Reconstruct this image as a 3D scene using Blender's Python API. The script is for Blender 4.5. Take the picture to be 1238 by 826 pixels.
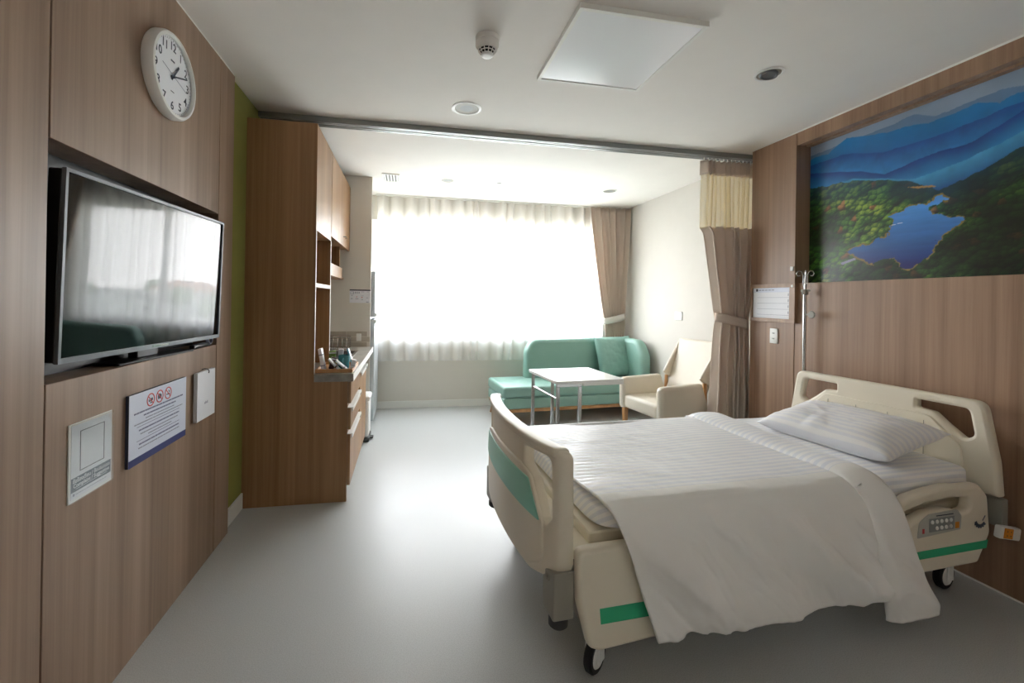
import bpy, bmesh, math, random
import numpy as np
from mathutils import Matrix, Vector

for _o in list(bpy.data.objects):
    bpy.data.objects.remove(_o, do_unlink=True)
S = bpy.context.scene
COL = S.collection
PI = math.pi

# ------------------------------------------------------------------ camera
YAW, PIT, ROL = .1867, .0013, .0153
R0 = Vector((math.cos(YAW), -math.sin(YAW), 0))
FW = Vector((math.sin(YAW) * math.cos(PIT), math.cos(YAW) * math.cos(PIT), math.sin(PIT)))
U0 = R0.cross(FW)
RR = math.cos(ROL) * R0 + math.sin(ROL) * U0
UU = math.cos(ROL) * U0 - math.sin(ROL) * R0
cam_d = bpy.data.cameras.new('camera')
cam_d.sensor_width = 36.0
cam_d.lens = 36.0 * 517.8 / 1238.0
cam_d.shift_x = (619 - 590.2182) / 1238.0
cam_d.shift_y = -(413 - 362.7475) / 1238.0
cam_d.clip_start = .02
cam_d.clip_end = 600
cam = bpy.data.objects.new('camera', cam_d)
COL.objects.link(cam)
M = Matrix((RR, UU, -FW)).transposed().to_4x4()
M.translation = (0, 0, 1.3143)
cam.matrix_world = M
S.camera = cam

# ------------------------------------------------------------------ world, exposure
SKY = 12.5
w = bpy.data.worlds.new('sky')
S.world = w
w.use_nodes = True
nt = w.node_tree
nt.nodes.clear()
_tc = nt.nodes.new('ShaderNodeTexCoord')
_sp = nt.nodes.new('ShaderNodeSeparateXYZ')
_cr = nt.nodes.new('ShaderNodeValToRGB')
_bg = nt.nodes.new('ShaderNodeBackground')
_wo = nt.nodes.new('ShaderNodeOutputWorld')
nt.links.new(_tc.outputs['Generated'], _sp.inputs[0])
nt.links.new(_sp.outputs['Z'], _cr.inputs[0])
_cr.color_ramp.elements[0].position = 0.0
_cr.color_ramp.elements[0].color = (1, .985, .985, 1)
_cr.color_ramp.elements[1].position = .9
_cr.color_ramp.elements[1].color = (.40, .47, .56, 1)
nt.links.new(_cr.outputs[0], _bg.inputs['Color'])
_bg.inputs['Strength'].default_value = SKY
nt.links.new(_bg.outputs[0], _wo.inputs[0])

# window portal: guides the sky light through the window opening, gives off nothing itself
_pl = bpy.data.lights.new('window_portal', 'AREA')
_pl.shape = 'RECTANGLE'
_pl.size, _pl.size_y = 3.1, 1.5
_pl.cycles.is_portal = True
_po = bpy.data.objects.new('window_portal', _pl)
COL.objects.link(_po)
_po.location = (1.1, 5.44, 1.52)
_po.rotation_euler = (-PI / 2, 0, 0)

S.view_settings.view_transform = 'Standard'
S.view_settings.look = 'None'
S.view_settings.gamma = 1.0
S.view_settings.exposure = 1.22
S.view_settings.use_curve_mapping = False
try:
    S.cycles.use_denoising = True
    S.cycles.max_bounces = 14
    S.cycles.diffuse_bounces = 10
    S.cycles.glossy_bounces = 4
    S.cycles.transparent_max_bounces = 16
    S.cycles.sample_clamp_indirect = 8
    S.cycles.caustics_reflective = False
    S.cycles.caustics_refractive = False
except Exception:
    pass


# ------------------------------------------------------------------ materials
def lin(c):
    return tuple(((x / 255) / 12.92 if x / 255 <= .04045 else ((x / 255 + .055) / 1.055) ** 2.4) for x in c)


def base(name):
    m = bpy.data.materials.new(name)
    m.use_nodes = True
    b = m.node_tree.nodes['Principled BSDF']
    return m, m.node_tree, b


def mat(name, rgb, rough=.5, metal=0., spec=.5, noise=0., nscale=20., bump=0., coat=0., sheen=0.):
    m, t, b = base(name)
    c = lin(rgb)
    b.inputs['Base Color'].default_value = (*c, 1)
    b.inputs['Roughness'].default_value = rough
    b.inputs['Metallic'].default_value = metal
    b.inputs['Specular IOR Level'].default_value = spec
    b.inputs['Coat Weight'].default_value = coat
    b.inputs['Sheen Weight'].default_value = sheen
    if noise or bump:
        tc = t.nodes.new('ShaderNodeTexCoord')
        n = t.nodes.new('ShaderNodeTexNoise')
        n.inputs['Scale'].default_value = nscale
        n.inputs['Detail'].default_value = 4
        t.links.new(tc.outputs['Object'], n.inputs['Vector'])
        if noise:
            r = t.nodes.new('ShaderNodeValToRGB')
            r.color_ramp.elements[0].position = .3
            r.color_ramp.elements[1].position = .7
            r.color_ramp.elements[0].color = (*[x * (1 - noise) for x in c], 1)
            r.color_ramp.elements[1].color = (*[min(1, x * (1 + noise)) for x in c], 1)
            t.links.new(n.outputs['Fac'], r.inputs[0])
            t.links.new(r.outputs[0], b.inputs['Base Color'])
        if bump:
            bp = t.nodes.new('ShaderNodeBump')
            bp.inputs['Strength'].default_value = bump
            bp.inputs['Distance'].default_value = .004
            t.links.new(n.outputs['Fac'], bp.inputs['Height'])
            t.links.new(bp.outputs[0], b.inputs['Normal'])
    return m


def wood(name, dark, light, scale=1., rough=.45, axis='Z'):
    """straight-grained laminate, grain runs along the given world axis"""
    m, t, b = base(name)
    g = t.nodes.new('ShaderNodeNewGeometry')
    mp = t.nodes.new('ShaderNodeMapping')
    big, small = 26 * scale, .5 * scale
    mp.inputs['Scale'].default_value = {'Z': (big, big, small), 'X': (small, big, big), 'Y': (big, small, big)}[axis]
    t.links.new(g.outputs['Position'], mp.inputs['Vector'])
    n1 = t.nodes.new('ShaderNodeTexNoise')
    n1.inputs['Scale'].default_value = 1.0
    n1.inputs['Detail'].default_value = 6
    n1.inputs['Roughness'].default_value = .65
    n1.inputs['Distortion'].default_value = .15
    t.links.new(mp.outputs[0], n1.inputs['Vector'])
    mp2 = t.nodes.new('ShaderNodeMapping')
    mp2.inputs['Scale'].default_value = {'Z': (7, 7, .12), 'X': (.12, 7, 7), 'Y': (7, .12, 7)}[axis]
    t.links.new(g.outputs['Position'], mp2.inputs['Vector'])
    n2 = t.nodes.new('ShaderNodeTexNoise')
    n2.inputs['Scale'].default_value = 1.0
    n2.inputs['Detail'].default_value = 2
    t.links.new(mp2.outputs[0], n2.inputs['Vector'])
    mx = t.nodes.new('ShaderNodeMath')
    mx.operation = 'MULTIPLY_ADD'
    mx.inputs[1].default_value = .55
    t.links.new(n1.outputs['Fac'], mx.inputs[0])
    m2 = t.nodes.new('ShaderNodeMath')
    m2.operation = 'MULTIPLY'
    m2.inputs[1].default_value = .45
    t.links.new(n2.outputs['Fac'], m2.inputs[0])
    t.links.new(m2.outputs[0], mx.inputs[2])
    r = t.nodes.new('ShaderNodeValToRGB')
    r.color_ramp.elements[0].position = .34
    r.color_ramp.elements[1].position = .66
    r.color_ramp.elements[0].color = (*lin(dark), 1)
    r.color_ramp.elements[1].color = (*lin(light), 1)
    t.links.new(mx.outputs[0], r.inputs[0])
    t.links.new(r.outputs[0], b.inputs['Base Color'])
    b.inputs['Roughness'].default_value = rough
    bp = t.nodes.new('ShaderNodeBump')
    bp.inputs['Strength'].default_value = .06
    bp.inputs['Distance'].default_value = .002
    t.links.new(n1.outputs['Fac'], bp.inputs['Height'])
    t.links.new(bp.outputs[0], b.inputs['Normal'])
    return m


def see_through(name, rgb, fac_transparent, translucent=.6, rough=1., holes=None):
    """fabric one can see through: transparent share + diffuse / translucent share"""
    m = bpy.data.materials.new(name)
    m.use_nodes = True
    t = m.node_tree
    t.nodes.clear()
    out = t.nodes.new('ShaderNodeOutputMaterial')
    tr = t.nodes.new('ShaderNodeBsdfTransparent')
    df = t.nodes.new('ShaderNodeBsdfDiffuse')
    tl = t.nodes.new('ShaderNodeBsdfTranslucent')
    for n in (df, tl):
        n.inputs['Color'].default_value = (*lin(rgb), 1)
    a = t.nodes.new('ShaderNodeMixShader')
    a.inputs[0].default_value = translucent
    t.links.new(df.outputs[0], a.inputs[1])
    t.links.new(tl.outputs[0], a.inputs[2])
    c = t.nodes.new('ShaderNodeMixShader')
    c.inputs[0].default_value = 1 - fac_transparent
    t.links.new(tr.outputs[0], c.inputs[1])
    t.links.new(a.outputs[0], c.inputs[2])
    if holes:
        uv = t.nodes.new('ShaderNodeTexCoord')
        mp = t.nodes.new('ShaderNodeMapping')
        mp.inputs['Scale'].default_value = (holes, holes, holes)
        v = t.nodes.new('ShaderNodeTexVoronoi')
        v.inputs['Randomness'].default_value = .25
        t.links.new(uv.outputs['Object'], mp.inputs[0])
        t.links.new(mp.outputs[0], v.inputs['Vector'])
        lt = t.nodes.new('ShaderNodeMath')
        lt.operation = 'GREATER_THAN'
        lt.inputs[1].default_value = .42
        t.links.new(v.outputs['Distance'], lt.inputs[0])
        t.links.new(lt.outputs[0], c.inputs[0])
    t.links.new(c.outputs[0], out.inputs[0])
    return m


def glass_pane(name, refl=.08, tint=(1, 1, 1)):
    m = bpy.data.materials.new(name)
    m.use_nodes = True
    t = m.node_tree
    t.nodes.clear()
    out = t.nodes.new('ShaderNodeOutputMaterial')
    tr = t.nodes.new('ShaderNodeBsdfTransparent')
    tr.inputs[0].default_value = (*tint, 1)
    gl = t.nodes.new('ShaderNodeBsdfGlossy')
    gl.inputs['Roughness'].default_value = .02
    c = t.nodes.new('ShaderNodeMixShader')
    c.inputs[0].default_value = refl
    t.links.new(tr.outputs[0], c.inputs[1])
    t.links.new(gl.outputs[0], c.inputs[2])
    t.links.new(c.outputs[0], out.inputs[0])
    return m


def striped(name, rgb_a, rgb_b, period, axis=1, ra=.35, rb=.75):
    """white bed linen with satin stripes; stripes follow the UV map"""
    m, t, b = base(name)
    uv = t.nodes.new('ShaderNodeUVMap')
    sp = t.nodes.new('ShaderNodeSeparateXYZ')
    t.links.new(uv.outputs[0], sp.inputs[0])
    mu = t.nodes.new('ShaderNodeMath')
    mu.operation = 'MULTIPLY'
    mu.inputs[1].default_value = 1.0 / period
    t.links.new(sp.outputs['XYZ'[axis]], mu.inputs[0])
    fr = t.nodes.new('ShaderNodeMath')
    fr.operation = 'PINGPONG'
    fr.inputs[1].default_value = .5
    t.links.new(mu.outputs[0], fr.inputs[0])
    rp = t.nodes.new('ShaderNodeValToRGB')
    rp.color_ramp.elements[0].position = .22
    rp.color_ramp.elements[1].position = .28
    t.links.new(fr.outputs[0], rp.inputs[0])
    mx = t.nodes.new('ShaderNodeMix')
    mx.data_type = 'RGBA'
    mx.inputs['A'].default_value = (*lin(rgb_a), 1)
    mx.inputs['B'].default_value = (*lin(rgb_b), 1)
    t.links.new(rp.outputs[0], mx.inputs['Factor'])
    t.links.new(mx.outputs['Result'], b.inputs['Base Color'])
    mr = t.nodes.new('ShaderNodeMapRange')
    mr.inputs['To Min'].default_value = ra
    mr.inputs['To Max'].default_value = rb
    t.links.new(rp.outputs[0], mr.inputs['Value'])
    t.links.new(mr.outputs[0], b.inputs['Roughness'])
    b.inputs['Sheen Weight'].default_value = .1
    b.inputs['Specular IOR Level'].default_value = .5
    return m


MAT = dict(
    ceiling=mat('ceiling_paint', (236, 233, 228), .9, noise=.01, nscale=6),
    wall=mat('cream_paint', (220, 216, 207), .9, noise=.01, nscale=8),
    wall_dimmed=mat('cream_paint_dimmed', (208, 204, 197), .9, noise=.01, nscale=8),  # same cream paint, darkened to offset the window light on the right wall
    rear=mat('white_bounce_paint', (240, 238, 234), .9),
    white=mat('white_paint', (236, 236, 232), .55),
    wgloss=mat('white_plastic', (235, 235, 232), .3),
    green=mat('green_paint', (142, 142, 72), .85, noise=.02),
    panel=wood('taupe_laminate', (120, 95, 76), (164, 137, 116), 1.0, .42),
    panel_warm=wood('walnut_laminate', (124, 94, 72), (172, 140, 114), 1.0, .42),
    oak=wood('oak_laminate', (128, 90, 54), (174, 135, 96), 1.0, .4),
    oak_solid=wood('oak_solid', (176, 126, 78), (208, 162, 112), 1.0, .4),
    dark=mat('dark_gap', (40, 28, 20), .8),
    black=mat('black_plastic', (14, 14, 16), .35),
    silver=mat('silver_plastic', (104, 107, 112), .35, metal=.4),
    panelgrey=mat('control_panel_grey', (182, 182, 174), .5),
    padgrey=mat('keypad_grey', (140, 144, 142), .5),
    ink_m=mat('navy_text_print', (104, 108, 140), .6),
    steel=mat('brushed_steel', (190, 190, 190), .25, metal=1.),
    chrome=mat('chrome', (205, 205, 205), .1, metal=1.),
    grey_metal=mat('grey_aluminium', (150, 152, 150), .4, metal=.7),
    beige=mat('bed_plastic', (228, 220, 202), .42, spec=.4),
    greyp=mat('grey_plastic', (150, 147, 136), .5),
    dgrey=mat('dark_grey_plastic', (62, 62, 62), .5),
    rubber=mat('black_rubber', (22, 22, 24), .6),
    stripe=mat('green_stripe', (52, 176, 128), .45),
    stripe_pale=mat('pale_green_inlay', (142, 208, 188), .4),
    navy=mat('navy_print', (36, 46, 110), .5),
    slate=mat('slate_print', (72, 84, 102), .5),
    ink=mat('ink_print', (40, 46, 66), .6),
    ink_l=mat('grey_ink_print', (150, 154, 170), .6),
    red=mat('red_print', (196, 52, 58), .5),
    paper=mat('white_card', (232, 234, 240), .5),
    paper_b=mat('bluish_card', (214, 220, 236), .4),
    teal=mat('teal_leatherette', (138, 176, 165), .42, noise=.02, nscale=9, bump=.03),
    teal_c=mat('teal_cushion', (136, 176, 166), .5, noise=.02, nscale=9),
    cream=mat('cream_leatherette', (216, 208, 193), .42, noise=.015, nscale=9),
    taupe=mat('taupe_curtain', (184, 170, 156), .85, noise=.04, nscale=30, sheen=.2),
    taupe_l=mat('pale_tieback', (206, 200, 192), .8, sheen=.2),
    counter=mat('grey_stone', (150, 146, 138), .3, noise=.3, nscale=14),
    tile=mat('beige_tile', (186, 178, 164), .3, noise=.06, nscale=12),
    fridge=mat('fridge_steel', (186, 192, 196), .35, metal=.35),
    foliage=mat('tree_foliage', (128, 146, 112), .9, noise=.3, nscale=1.2),
    roof=mat('orange_roof', (206, 158, 132), .9, noise=.15, nscale=2),
    house=mat('house_render', (226, 222, 212), .9),
    ground=mat('outdoor_ground', (164, 168, 156), .95, noise=.25, nscale=.08),
    orange=mat('orange_plastic', (214, 134, 34), .45),
    sachet_g=mat('green_packet', (104, 140, 54), .4),
    sachet_b=mat('blue_packet', (96, 170, 196), .35),
    sachet_d=mat('maroon_packet', (80, 44, 48), .4),
    glassblue=mat('teal_mug_glaze', (66, 142, 152), .2),
    trunk=mat('bark', (96, 78, 62), .9),
)
MAT['sheer'] = see_through('sheer_voile', (248, 247, 245), .25, .78)
MAT['taupe'] = see_through('taupe_curtain_cloth', (222, 208, 195), 0., .24)
MAT['net'] = see_through('curtain_net', (226, 212, 178), .25, .45, holes=95)
MAT['pane'] = glass_pane('window_glass', .06)
MAT['acrylic'] = glass_pane('clear_acrylic', .10, (.96, .97, .97))
MAT['linen'] = striped('striped_linen', (226, 229, 236), (242, 242, 242), .034, ra=.35, rb=.7)
MAT['linen_p'] = striped('striped_pillowcase', (230, 232, 238), (242, 242, 242), .034, ra=.35, rb=.7, axis=1)
MAT['linen_shade'] = mat('shaded_linen', (242, 241, 238), .75)  # striped linen as it looks in shade, its satin stripes left out


def floor_mat():
    m, t, b = base('vinyl_floor')
    tc = t.nodes.new('ShaderNodeTexCoord')
    n = t.nodes.new('ShaderNodeTexNoise')
    n.inputs['Scale'].default_value = 260
    n.inputs['Detail'].default_value = 2
    t.links.new(tc.outputs['Object'], n.inputs['Vector'])
    r = t.nodes.new('ShaderNodeValToRGB')
    r.color_ramp.elements[0].position = .32
    r.color_ramp.elements[1].position = .6
    r.color_ramp.elements[0].color = (*lin((176, 178, 178)), 1)
    r.color_ramp.elements[1].color = (*lin((194, 196, 196)), 1)
    t.links.new(n.outputs['Fac'], r.inputs[0])
    t.links.new(r.outputs[0], b.inputs['Base Color'])
    n2 = t.nodes.new('ShaderNodeTexNoise')
    n2.inputs['Scale'].default_value = 3
    t.links.new(tc.outputs['Object'], n2.inputs['Vector'])
    mr = t.nodes.new('ShaderNodeMapRange')
    mr.inputs['To Min'].default_value = .27
    mr.inputs['To Max'].default_value = .36
    t.links.new(n2.outputs['Fac'], mr.inputs['Value'])
    t.links.new(mr.outputs[0], b.inputs['Roughness'])
    b.inputs['Specular IOR Level'].default_value = .42
    return m


MAT['floor'] = floor_mat()

m, t, b = base('tv_screen_glass')
b.inputs['Base Color'].default_value = (.006, .007, .008, 1)
b.inputs['Roughness'].default_value = .035
b.inputs['IOR'].default_value = 1.42
MAT['screen'] = m

m, t, b = base('panel_diffuser')
b.inputs['Base Color'].default_value = (*lin((246, 247, 250)), 1)
b.inputs['Roughness'].default_value = .14
b.inputs['IOR'].default_value = 1.6
MAT['diffuser'] = m

m, t, b = base('mural_print')
at = t.nodes.new('ShaderNodeVertexColor')
at.layer_name = 'Col'
t.links.new(at.outputs['Color'], b.inputs['Base Color'])
b.inputs['Roughness'].default_value = .28
MAT['mural'] = m


# ------------------------------------------------------------------ mesh helpers
def link(name, me, material, parent=None, smooth=None):
    o = bpy.data.objects.new(name, me)
    COL.objects.link(o)
    if material is not None and not me.materials:
        me.materials.append(material if not isinstance(material, str) else MAT[material])
    if parent is not None:
        o.parent = parent
    if smooth is not None:
        for p in me.polygons:
            p.use_smooth = True
        if smooth < 180:
            try:
                me.set_sharp_from_angle(angle=math.radians(smooth))
            except Exception:
                pass
    return o


def fin(name, bm, material, parent=None, smooth=None):
    me = bpy.data.meshes.new(name)
    bmesh.ops.recalc_face_normals(bm, faces=bm.faces)
    bm.to_mesh(me)
    bm.free()
    return link(name, me, material, parent, smooth)


def add_box(bm, lo, hi, bevel=0., seg=2, mtx=None):
    vs = [bm.verts.new((x, y, z)) for x in (lo[0], hi[0]) for y in (lo[1], hi[1]) for z in (lo[2], hi[2])]
    idx = [(0, 1, 3, 2), (4, 6, 7, 5), (0, 4, 5, 1), (2, 3, 7, 6), (0, 2, 6, 4), (1, 5, 7, 3)]
    fs = [bm.faces.new([vs[i] for i in f]) for f in idx]
    geom = vs
    if bevel:
        es = list({e for f in fs for e in f.edges})
        r = bmesh.ops.bevel(bm, geom=es, offset=bevel, segments=seg, profile=.5, affect='EDGES')
        geom = list({v for f in r['faces'] for v in f.verts} | {v for v in vs if v.is_valid})
    if mtx is not None:
        bmesh.ops.transform(bm, matrix=mtx, verts=[v for v in geom if v.is_valid])


def box(name, lo, hi, material, parent=None, bevel=0., seg=2, mtx=None):
    bm = bmesh.new()
    add_box(bm, lo, hi, bevel, seg)
    if mtx is not None:
        bmesh.ops.transform(bm, matrix=mtx, verts=bm.verts)
    return fin(name, bm, material, parent, 40 if bevel else None)


def add_tube(bm, pts, r, n=10, cap=True):
    pts = [Vector(p) for p in pts]
    rs = r if isinstance(r, (list, tuple)) else [r] * len(pts)
    rings = []
    up = None
    for i, p in enumerate(pts):
        a = pts[max(0, i - 1)]
        c = pts[min(len(pts) - 1, i + 1)]
        d = (c - a).normalized()
        if up is None:
            up = Vector((0, 0, 1)) if abs(d.z) < .9 else Vector((1, 0, 0))
        s = d.cross(up).normalized()
        up = s.cross(d).normalized()
        rings.append([bm.verts.new(p + rs[i] * (math.cos(2 * PI * k / n) * s + math.sin(2 * PI * k / n) * up)) for k in range(n)])
    for q in range(len(rings) - 1):
        for k in range(n):
            bm.faces.new((rings[q][k], rings[q][(k + 1) % n], rings[q + 1][(k + 1) % n], rings[q + 1][k]))
    if cap:
        bm.faces.new(rings[0][::-1])
        bm.faces.new(rings[-1])


def tube(name, pts, r, material, parent=None, n=10):
    bm = bmesh.new()
    add_tube(bm, pts, r, n)
    return fin(name, bm, material, parent, 50)


def add_lathe(bm, prof, n=24, mtx=None):
    """prof: list of (radius, height) about local Z"""
    rings = []
    for r, z in prof:
        if r < 1e-6:
            rings.append([bm.verts.new((0, 0, z))])
        else:
            rings.append([bm.verts.new((r * math.cos(2 * PI * k / n), r * math.sin(2 * PI * k / n), z)) for k in range(n)])
    for a, c in zip(rings, rings[1:]):
        for k in range(n):
            if len(a) == 1 and len(c) == 1:
                continue
            if len(a) == 1:
                bm.faces.new((a[0], c[(k + 1) % n], c[k]))
            elif len(c) == 1:
                bm.faces.new((a[k], a[(k + 1) % n], c[0]))
            else:
                bm.faces.new((a[k], a[(k + 1) % n], c[(k + 1) % n], c[k]))
    if mtx is not None:
        bmesh.ops.transform(bm, matrix=mtx, verts=[v for r in rings for v in r])


def lathe(name, prof, material, parent=None, n=24, mtx=None, smooth=40):
    bm = bmesh.new()
    add_lathe(bm, prof, n, mtx)
    return fin(name, bm, material, parent, smooth)


def plate_mesh(outer, holes=(), thick=.03, bevel=.008, res=2, cuts=None):
    """flat plate from a 2D outline with holes: in local XY, thickness about Z=0. cuts: (axis, step) for later bending"""
    cu = bpy.data.curves.new('outline', 'CURVE')
    cu.dimensions = '2D'
    cu.fill_mode = 'BOTH'
    cu.extrude = max(1e-5, thick / 2 - bevel)
    cu.bevel_depth = bevel
    cu.bevel_resolution = res
    cu.offset = -bevel
    for ring in [outer, *holes]:
        sp = cu.splines.new('POLY')
        sp.points.add(len(ring) - 1)
        for p, (x, y) in zip(sp.points, ring):
            p.co = (x, y, 0, 1)
        sp.use_cyclic_u = True
    o = bpy.data.objects.new('outline', cu)
    COL.objects.link(o)
    dg = bpy.context.evaluated_depsgraph_get()
    me = bpy.data.meshes.new_from_object(o.evaluated_get(dg))
    bpy.data.objects.remove(o, do_unlink=True)
    bpy.data.curves.remove(cu)
    if cuts:
        bm = bmesh.new()
        bm.from_mesh(me)
        bmesh.ops.remove_doubles(bm, verts=bm.verts, dist=1e-5)
        ax, step = cuts
        lo = min(v.co[ax] for v in bm.verts)
        hi = max(v.co[ax] for v in bm.verts)
        x = lo + step
        while x < hi:
            no = [0, 0, 0]
            no[ax] = 1
            co = [0, 0, 0]
            co[ax] = x
            bmesh.ops.bisect_plane(bm, geom=bm.verts[:] + bm.edges[:] + bm.faces[:], plane_co=co, plane_no=no, dist=1e-6)
            x += step
        bm.to_mesh(me)
        bm.free()
    me.materials.clear()
    return me


def plate(name, outer, holes, thick, material, parent=None, bevel=.008, mtx=None, cuts=None, deform=None, smooth=40):
    me = plate_mesh(outer, holes, thick, bevel, cuts=cuts)
    if deform:
        for v in me.vertices:
            v.co = deform(v.co)
    if mtx is not None:
        me.transform(mtx)
    me.name = name
    return link(name, me, material, parent, smooth)


def fillet(pts, n=6):
    """pts: (x, y, r) -> polyline with rounded corners"""
    out = []
    N = len(pts)
    for i in range(N):
        x, y, r = pts[i]
        p = Vector((x, y))
        a = Vector(pts[i - 1][:2]) - p
        c = Vector(pts[(i + 1) % N][:2]) - p
        if r <= 0:
            out.append((x, y))
            continue
        la, lc = a.length, c.length
        a.normalize()
        c.normalize()
        ang = a.angle(c)
        d = min(r / max(.05, math.tan(ang / 2)), la * .49, lc * .49)
        p0, p1 = p + a * d, p + c * d
        for k in range(n + 1):
            q = k / n
            out.append(tuple((1 - q) ** 2 * p0 + 2 * q * (1 - q) * p + q * q * p1))
    return out


def grid_mesh(name, P, uv=None, closed_u=False):
    """P: array (a, b, 3)"""
    a, b = P.shape[:2]
    vs = P.reshape(-1, 3)
    i = np.arange(a * b).reshape(a, b)
    f = np.stack([i[:-1, :-1], i[1:, :-1], i[1:, 1:], i[:-1, 1:]], -1).reshape(-1, 4)
    me = bpy.data.meshes.new(name)
    me.from_pydata(vs.tolist(), [], f.tolist())
    if uv is not None:
        l = me.uv_layers.new(name='UVMap')
        U = uv.reshape(-1, 2)
        vi = np.zeros(len(me.loops), dtype=np.int32)
        me.loops.foreach_get('vertex_index', vi)
        l.data.foreach_set('uv', U[vi].ravel().astype(np.float32))
    return me


def thing(name, label, cat, loc=(0, 0, 0), rotz=0., group=None):
    o = bpy.data.objects.new(name, None)
    o.empty_display_size = .05
    COL.objects.link(o)
    o.location = loc
    o.rotation_euler = (0, 0, rotz)
    o['label'] = label
    o['category'] = cat
    if group:
        o['group'] = group
    return o


def tag(o, label, cat, group=None):
    o['label'] = label
    o['category'] = cat
    if group:
        o['group'] = group
    return o


def struct(o, label=None, cat=None):
    o['kind'] = 'structure'
    if label:
        o['label'] = label
    if cat:
        o['category'] = cat
    return o


# frames that map a flat local XY drawing onto walls
def frame(X, Y, loc=(0, 0, 0)):
    X, Y = Vector(X), Vector(Y)
    Z = X.cross(Y)
    m = Matrix((X, Y, Z)).transposed().to_4x4()
    m.translation = loc
    return m


F_LEFT = lambda loc: frame((0, 1, 0), (0, 0, 1), loc)      # wall facing +x
F_RIGHT = lambda loc: frame((0, -1, 0), (0, 0, 1), loc)    # wall facing -x
F_BACK = lambda loc: frame((1, 0, 0), (0, 0, 1), loc)      # wall facing -y


def text(name, s, size, material, parent, mtx, align='CENTER', bold=0.):
    cu = bpy.data.curves.new(name, 'FONT')
    cu.body = s
    cu.size = size
    cu.align_x = align
    cu.align_y = 'CENTER'
    cu.resolution_u = 3
    cu.offset = bold
    cu.extrude = .0003
    o = bpy.data.objects.new(name, cu)
    COL.objects.link(o)
    dg = bpy.context.evaluated_depsgraph_get()
    me = bpy.data.meshes.new_from_object(o.evaluated_get(dg))
    bpy.data.objects.remove(o, do_unlink=True)
    me.materials.clear()
    me.transform(mtx)
    me.name = name
    return link(name, me, material, parent)


def rects(name, rs, material, parent, mtx, t=.0006):
    """flat printed bars: (x0, y0, x1, y1)"""
    bm = bmesh.new()
    for x0, y0, x1, y1 in rs:
        add_box(bm, (x0, y0, 0), (x1, y1, t))
    bmesh.ops.transform(bm, matrix=mtx, verts=bm.verts)
    return fin(name, bm, material, parent)


# ------------------------------------------------------------------ room dimensions (metres)
XL, XG, XR, XW = -.9614, -.994, 2.708, 2.86
HC = 2.552
YS = -.45           # unseen wall behind the viewer, brought close to bounce fill light
YP = 2.607          # end of the wood panelling
YC = 2.889          # side of the tall kitchen cabinet
YK = 4.5            # end wall of the kitchen niche
YW = 5.275          # window wall
YR = 2.989          # end of the bed-head wall

# ------------------------------------------------------------------ the setting
struct(box('floor', (-1.6, YS - .1, -.08), (3.2, YW + .2, 0), 'floor'))
struct(box('ceiling', (-1.6, YS - .1, HC), (3.2, YW + .2, HC + .1), 'ceiling'))
struct(box('wall_rear_bounce', (-1.6, YS - .15, 0), (3.2, YS, HC), 'rear'))  # unseen; kept near and white to throw added fill light forward

# left wall: wood panels on a dark carcass with a niche for the television
wl = struct(box('wall_left', (-1.30, YS, 0), (-1.085, YP - .02, HC), 'dark'))
NY0, NY1, NZ0, NZ1 = 1.364, 2.425, 1.0667, 1.739
g = .0025


def panel(lo, hi, material, parent, name='wall_panel'):
    return box(name, lo, hi, material, parent, .0015, 1)


TOPZ = HC - .012
panel((-1.085, .30, 0), (XL, NY0 - g, TOPZ), 'panel', wl)
panel((-1.085, YS, 0), (XL, .30 - 2 * g, TOPZ), 'panel', wl)
panel((-1.085, NY0 + g, 0), (XL, NY1 - g, NZ0), 'panel', wl)
panel((-1.085, NY0 + g, NZ1), (XL, NY1 - g, TOPZ), 'panel', wl)
panel((-1.085, NY1 + g, 0), (XL, YP, TOPZ), 'panel', wl)
box('niche_back', (-1.0845, NY0 - g, NZ0), (-1.072, NY1 + g, NZ1), 'black', wl)
struct(box('trim_1', (-1.085, YS, TOPZ), (XL - .004, YP, HC), 'white'))

struct(box('wall_green', (-1.30, YP, 0), (XG, 3.20, HC), 'green'))
struct(box('baseboard_green', (XG, YP, 0), (XG + .012, YC - .001, .1), 'white', None, .003, 1))
struct(box('wall_kitchen', (-1.30, 3.20, 0), (XG, YW, HC), 'wall'))
we = struct(box('wall_kitchen_end', (XG, YK, 0), (-.367, YK + .04, HC), 'wall'))

# right side: cream wall of the sitting area, wood bed-head wall with a mural niche
struct(box('wall_right', (XW, YR - .05, 0), (XW + .2, YW, HC), 'wall_dimmed'))
wr = struct(box('wall_head', (2.835, YS, 0), (3.05, YR - .06, HC), 'panel_warm'))
MY0, MY1, MZ0, MZ1 = .55, 2.589, 1.469, 2.45
panel((XR, MY1 + g, .007), (2.835, YR, TOPZ), 'panel_warm', wr)
panel((XR, MY0, .007), (2.835, MY1 - g, MZ0), 'panel_warm', wr)
panel((XR, MY0, MZ1), (XR + .052, MY1 - g, TOPZ), 'panel_warm', wr)
panel((XR + .075, MY0, MZ1 - .004), (2.835, MY1 - g, MZ1 + .04), 'panel_warm', wr)
panel((XR, YS, .007), (2.835, MY0 - 2 * g, TOPZ), 'panel_warm', wr)
box('cove_strip', (XR + .053, MY0, MZ1 + .012), (XR + .074, MY1 - g, MZ1 + .025), 'diffuser', wr)
struct(box('trim_2', (XR - .003, YS, 0), (2.835, YR, .007), 'white'))
struct(box('trim_3', (XR + .004, YS, TOPZ), (2.835, YR, HC), 'white'))
struct(box('baseboard_right', (XW - .012, YR, 0), (XW, YW - .001, .09), 'white', None, .003, 1))

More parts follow.
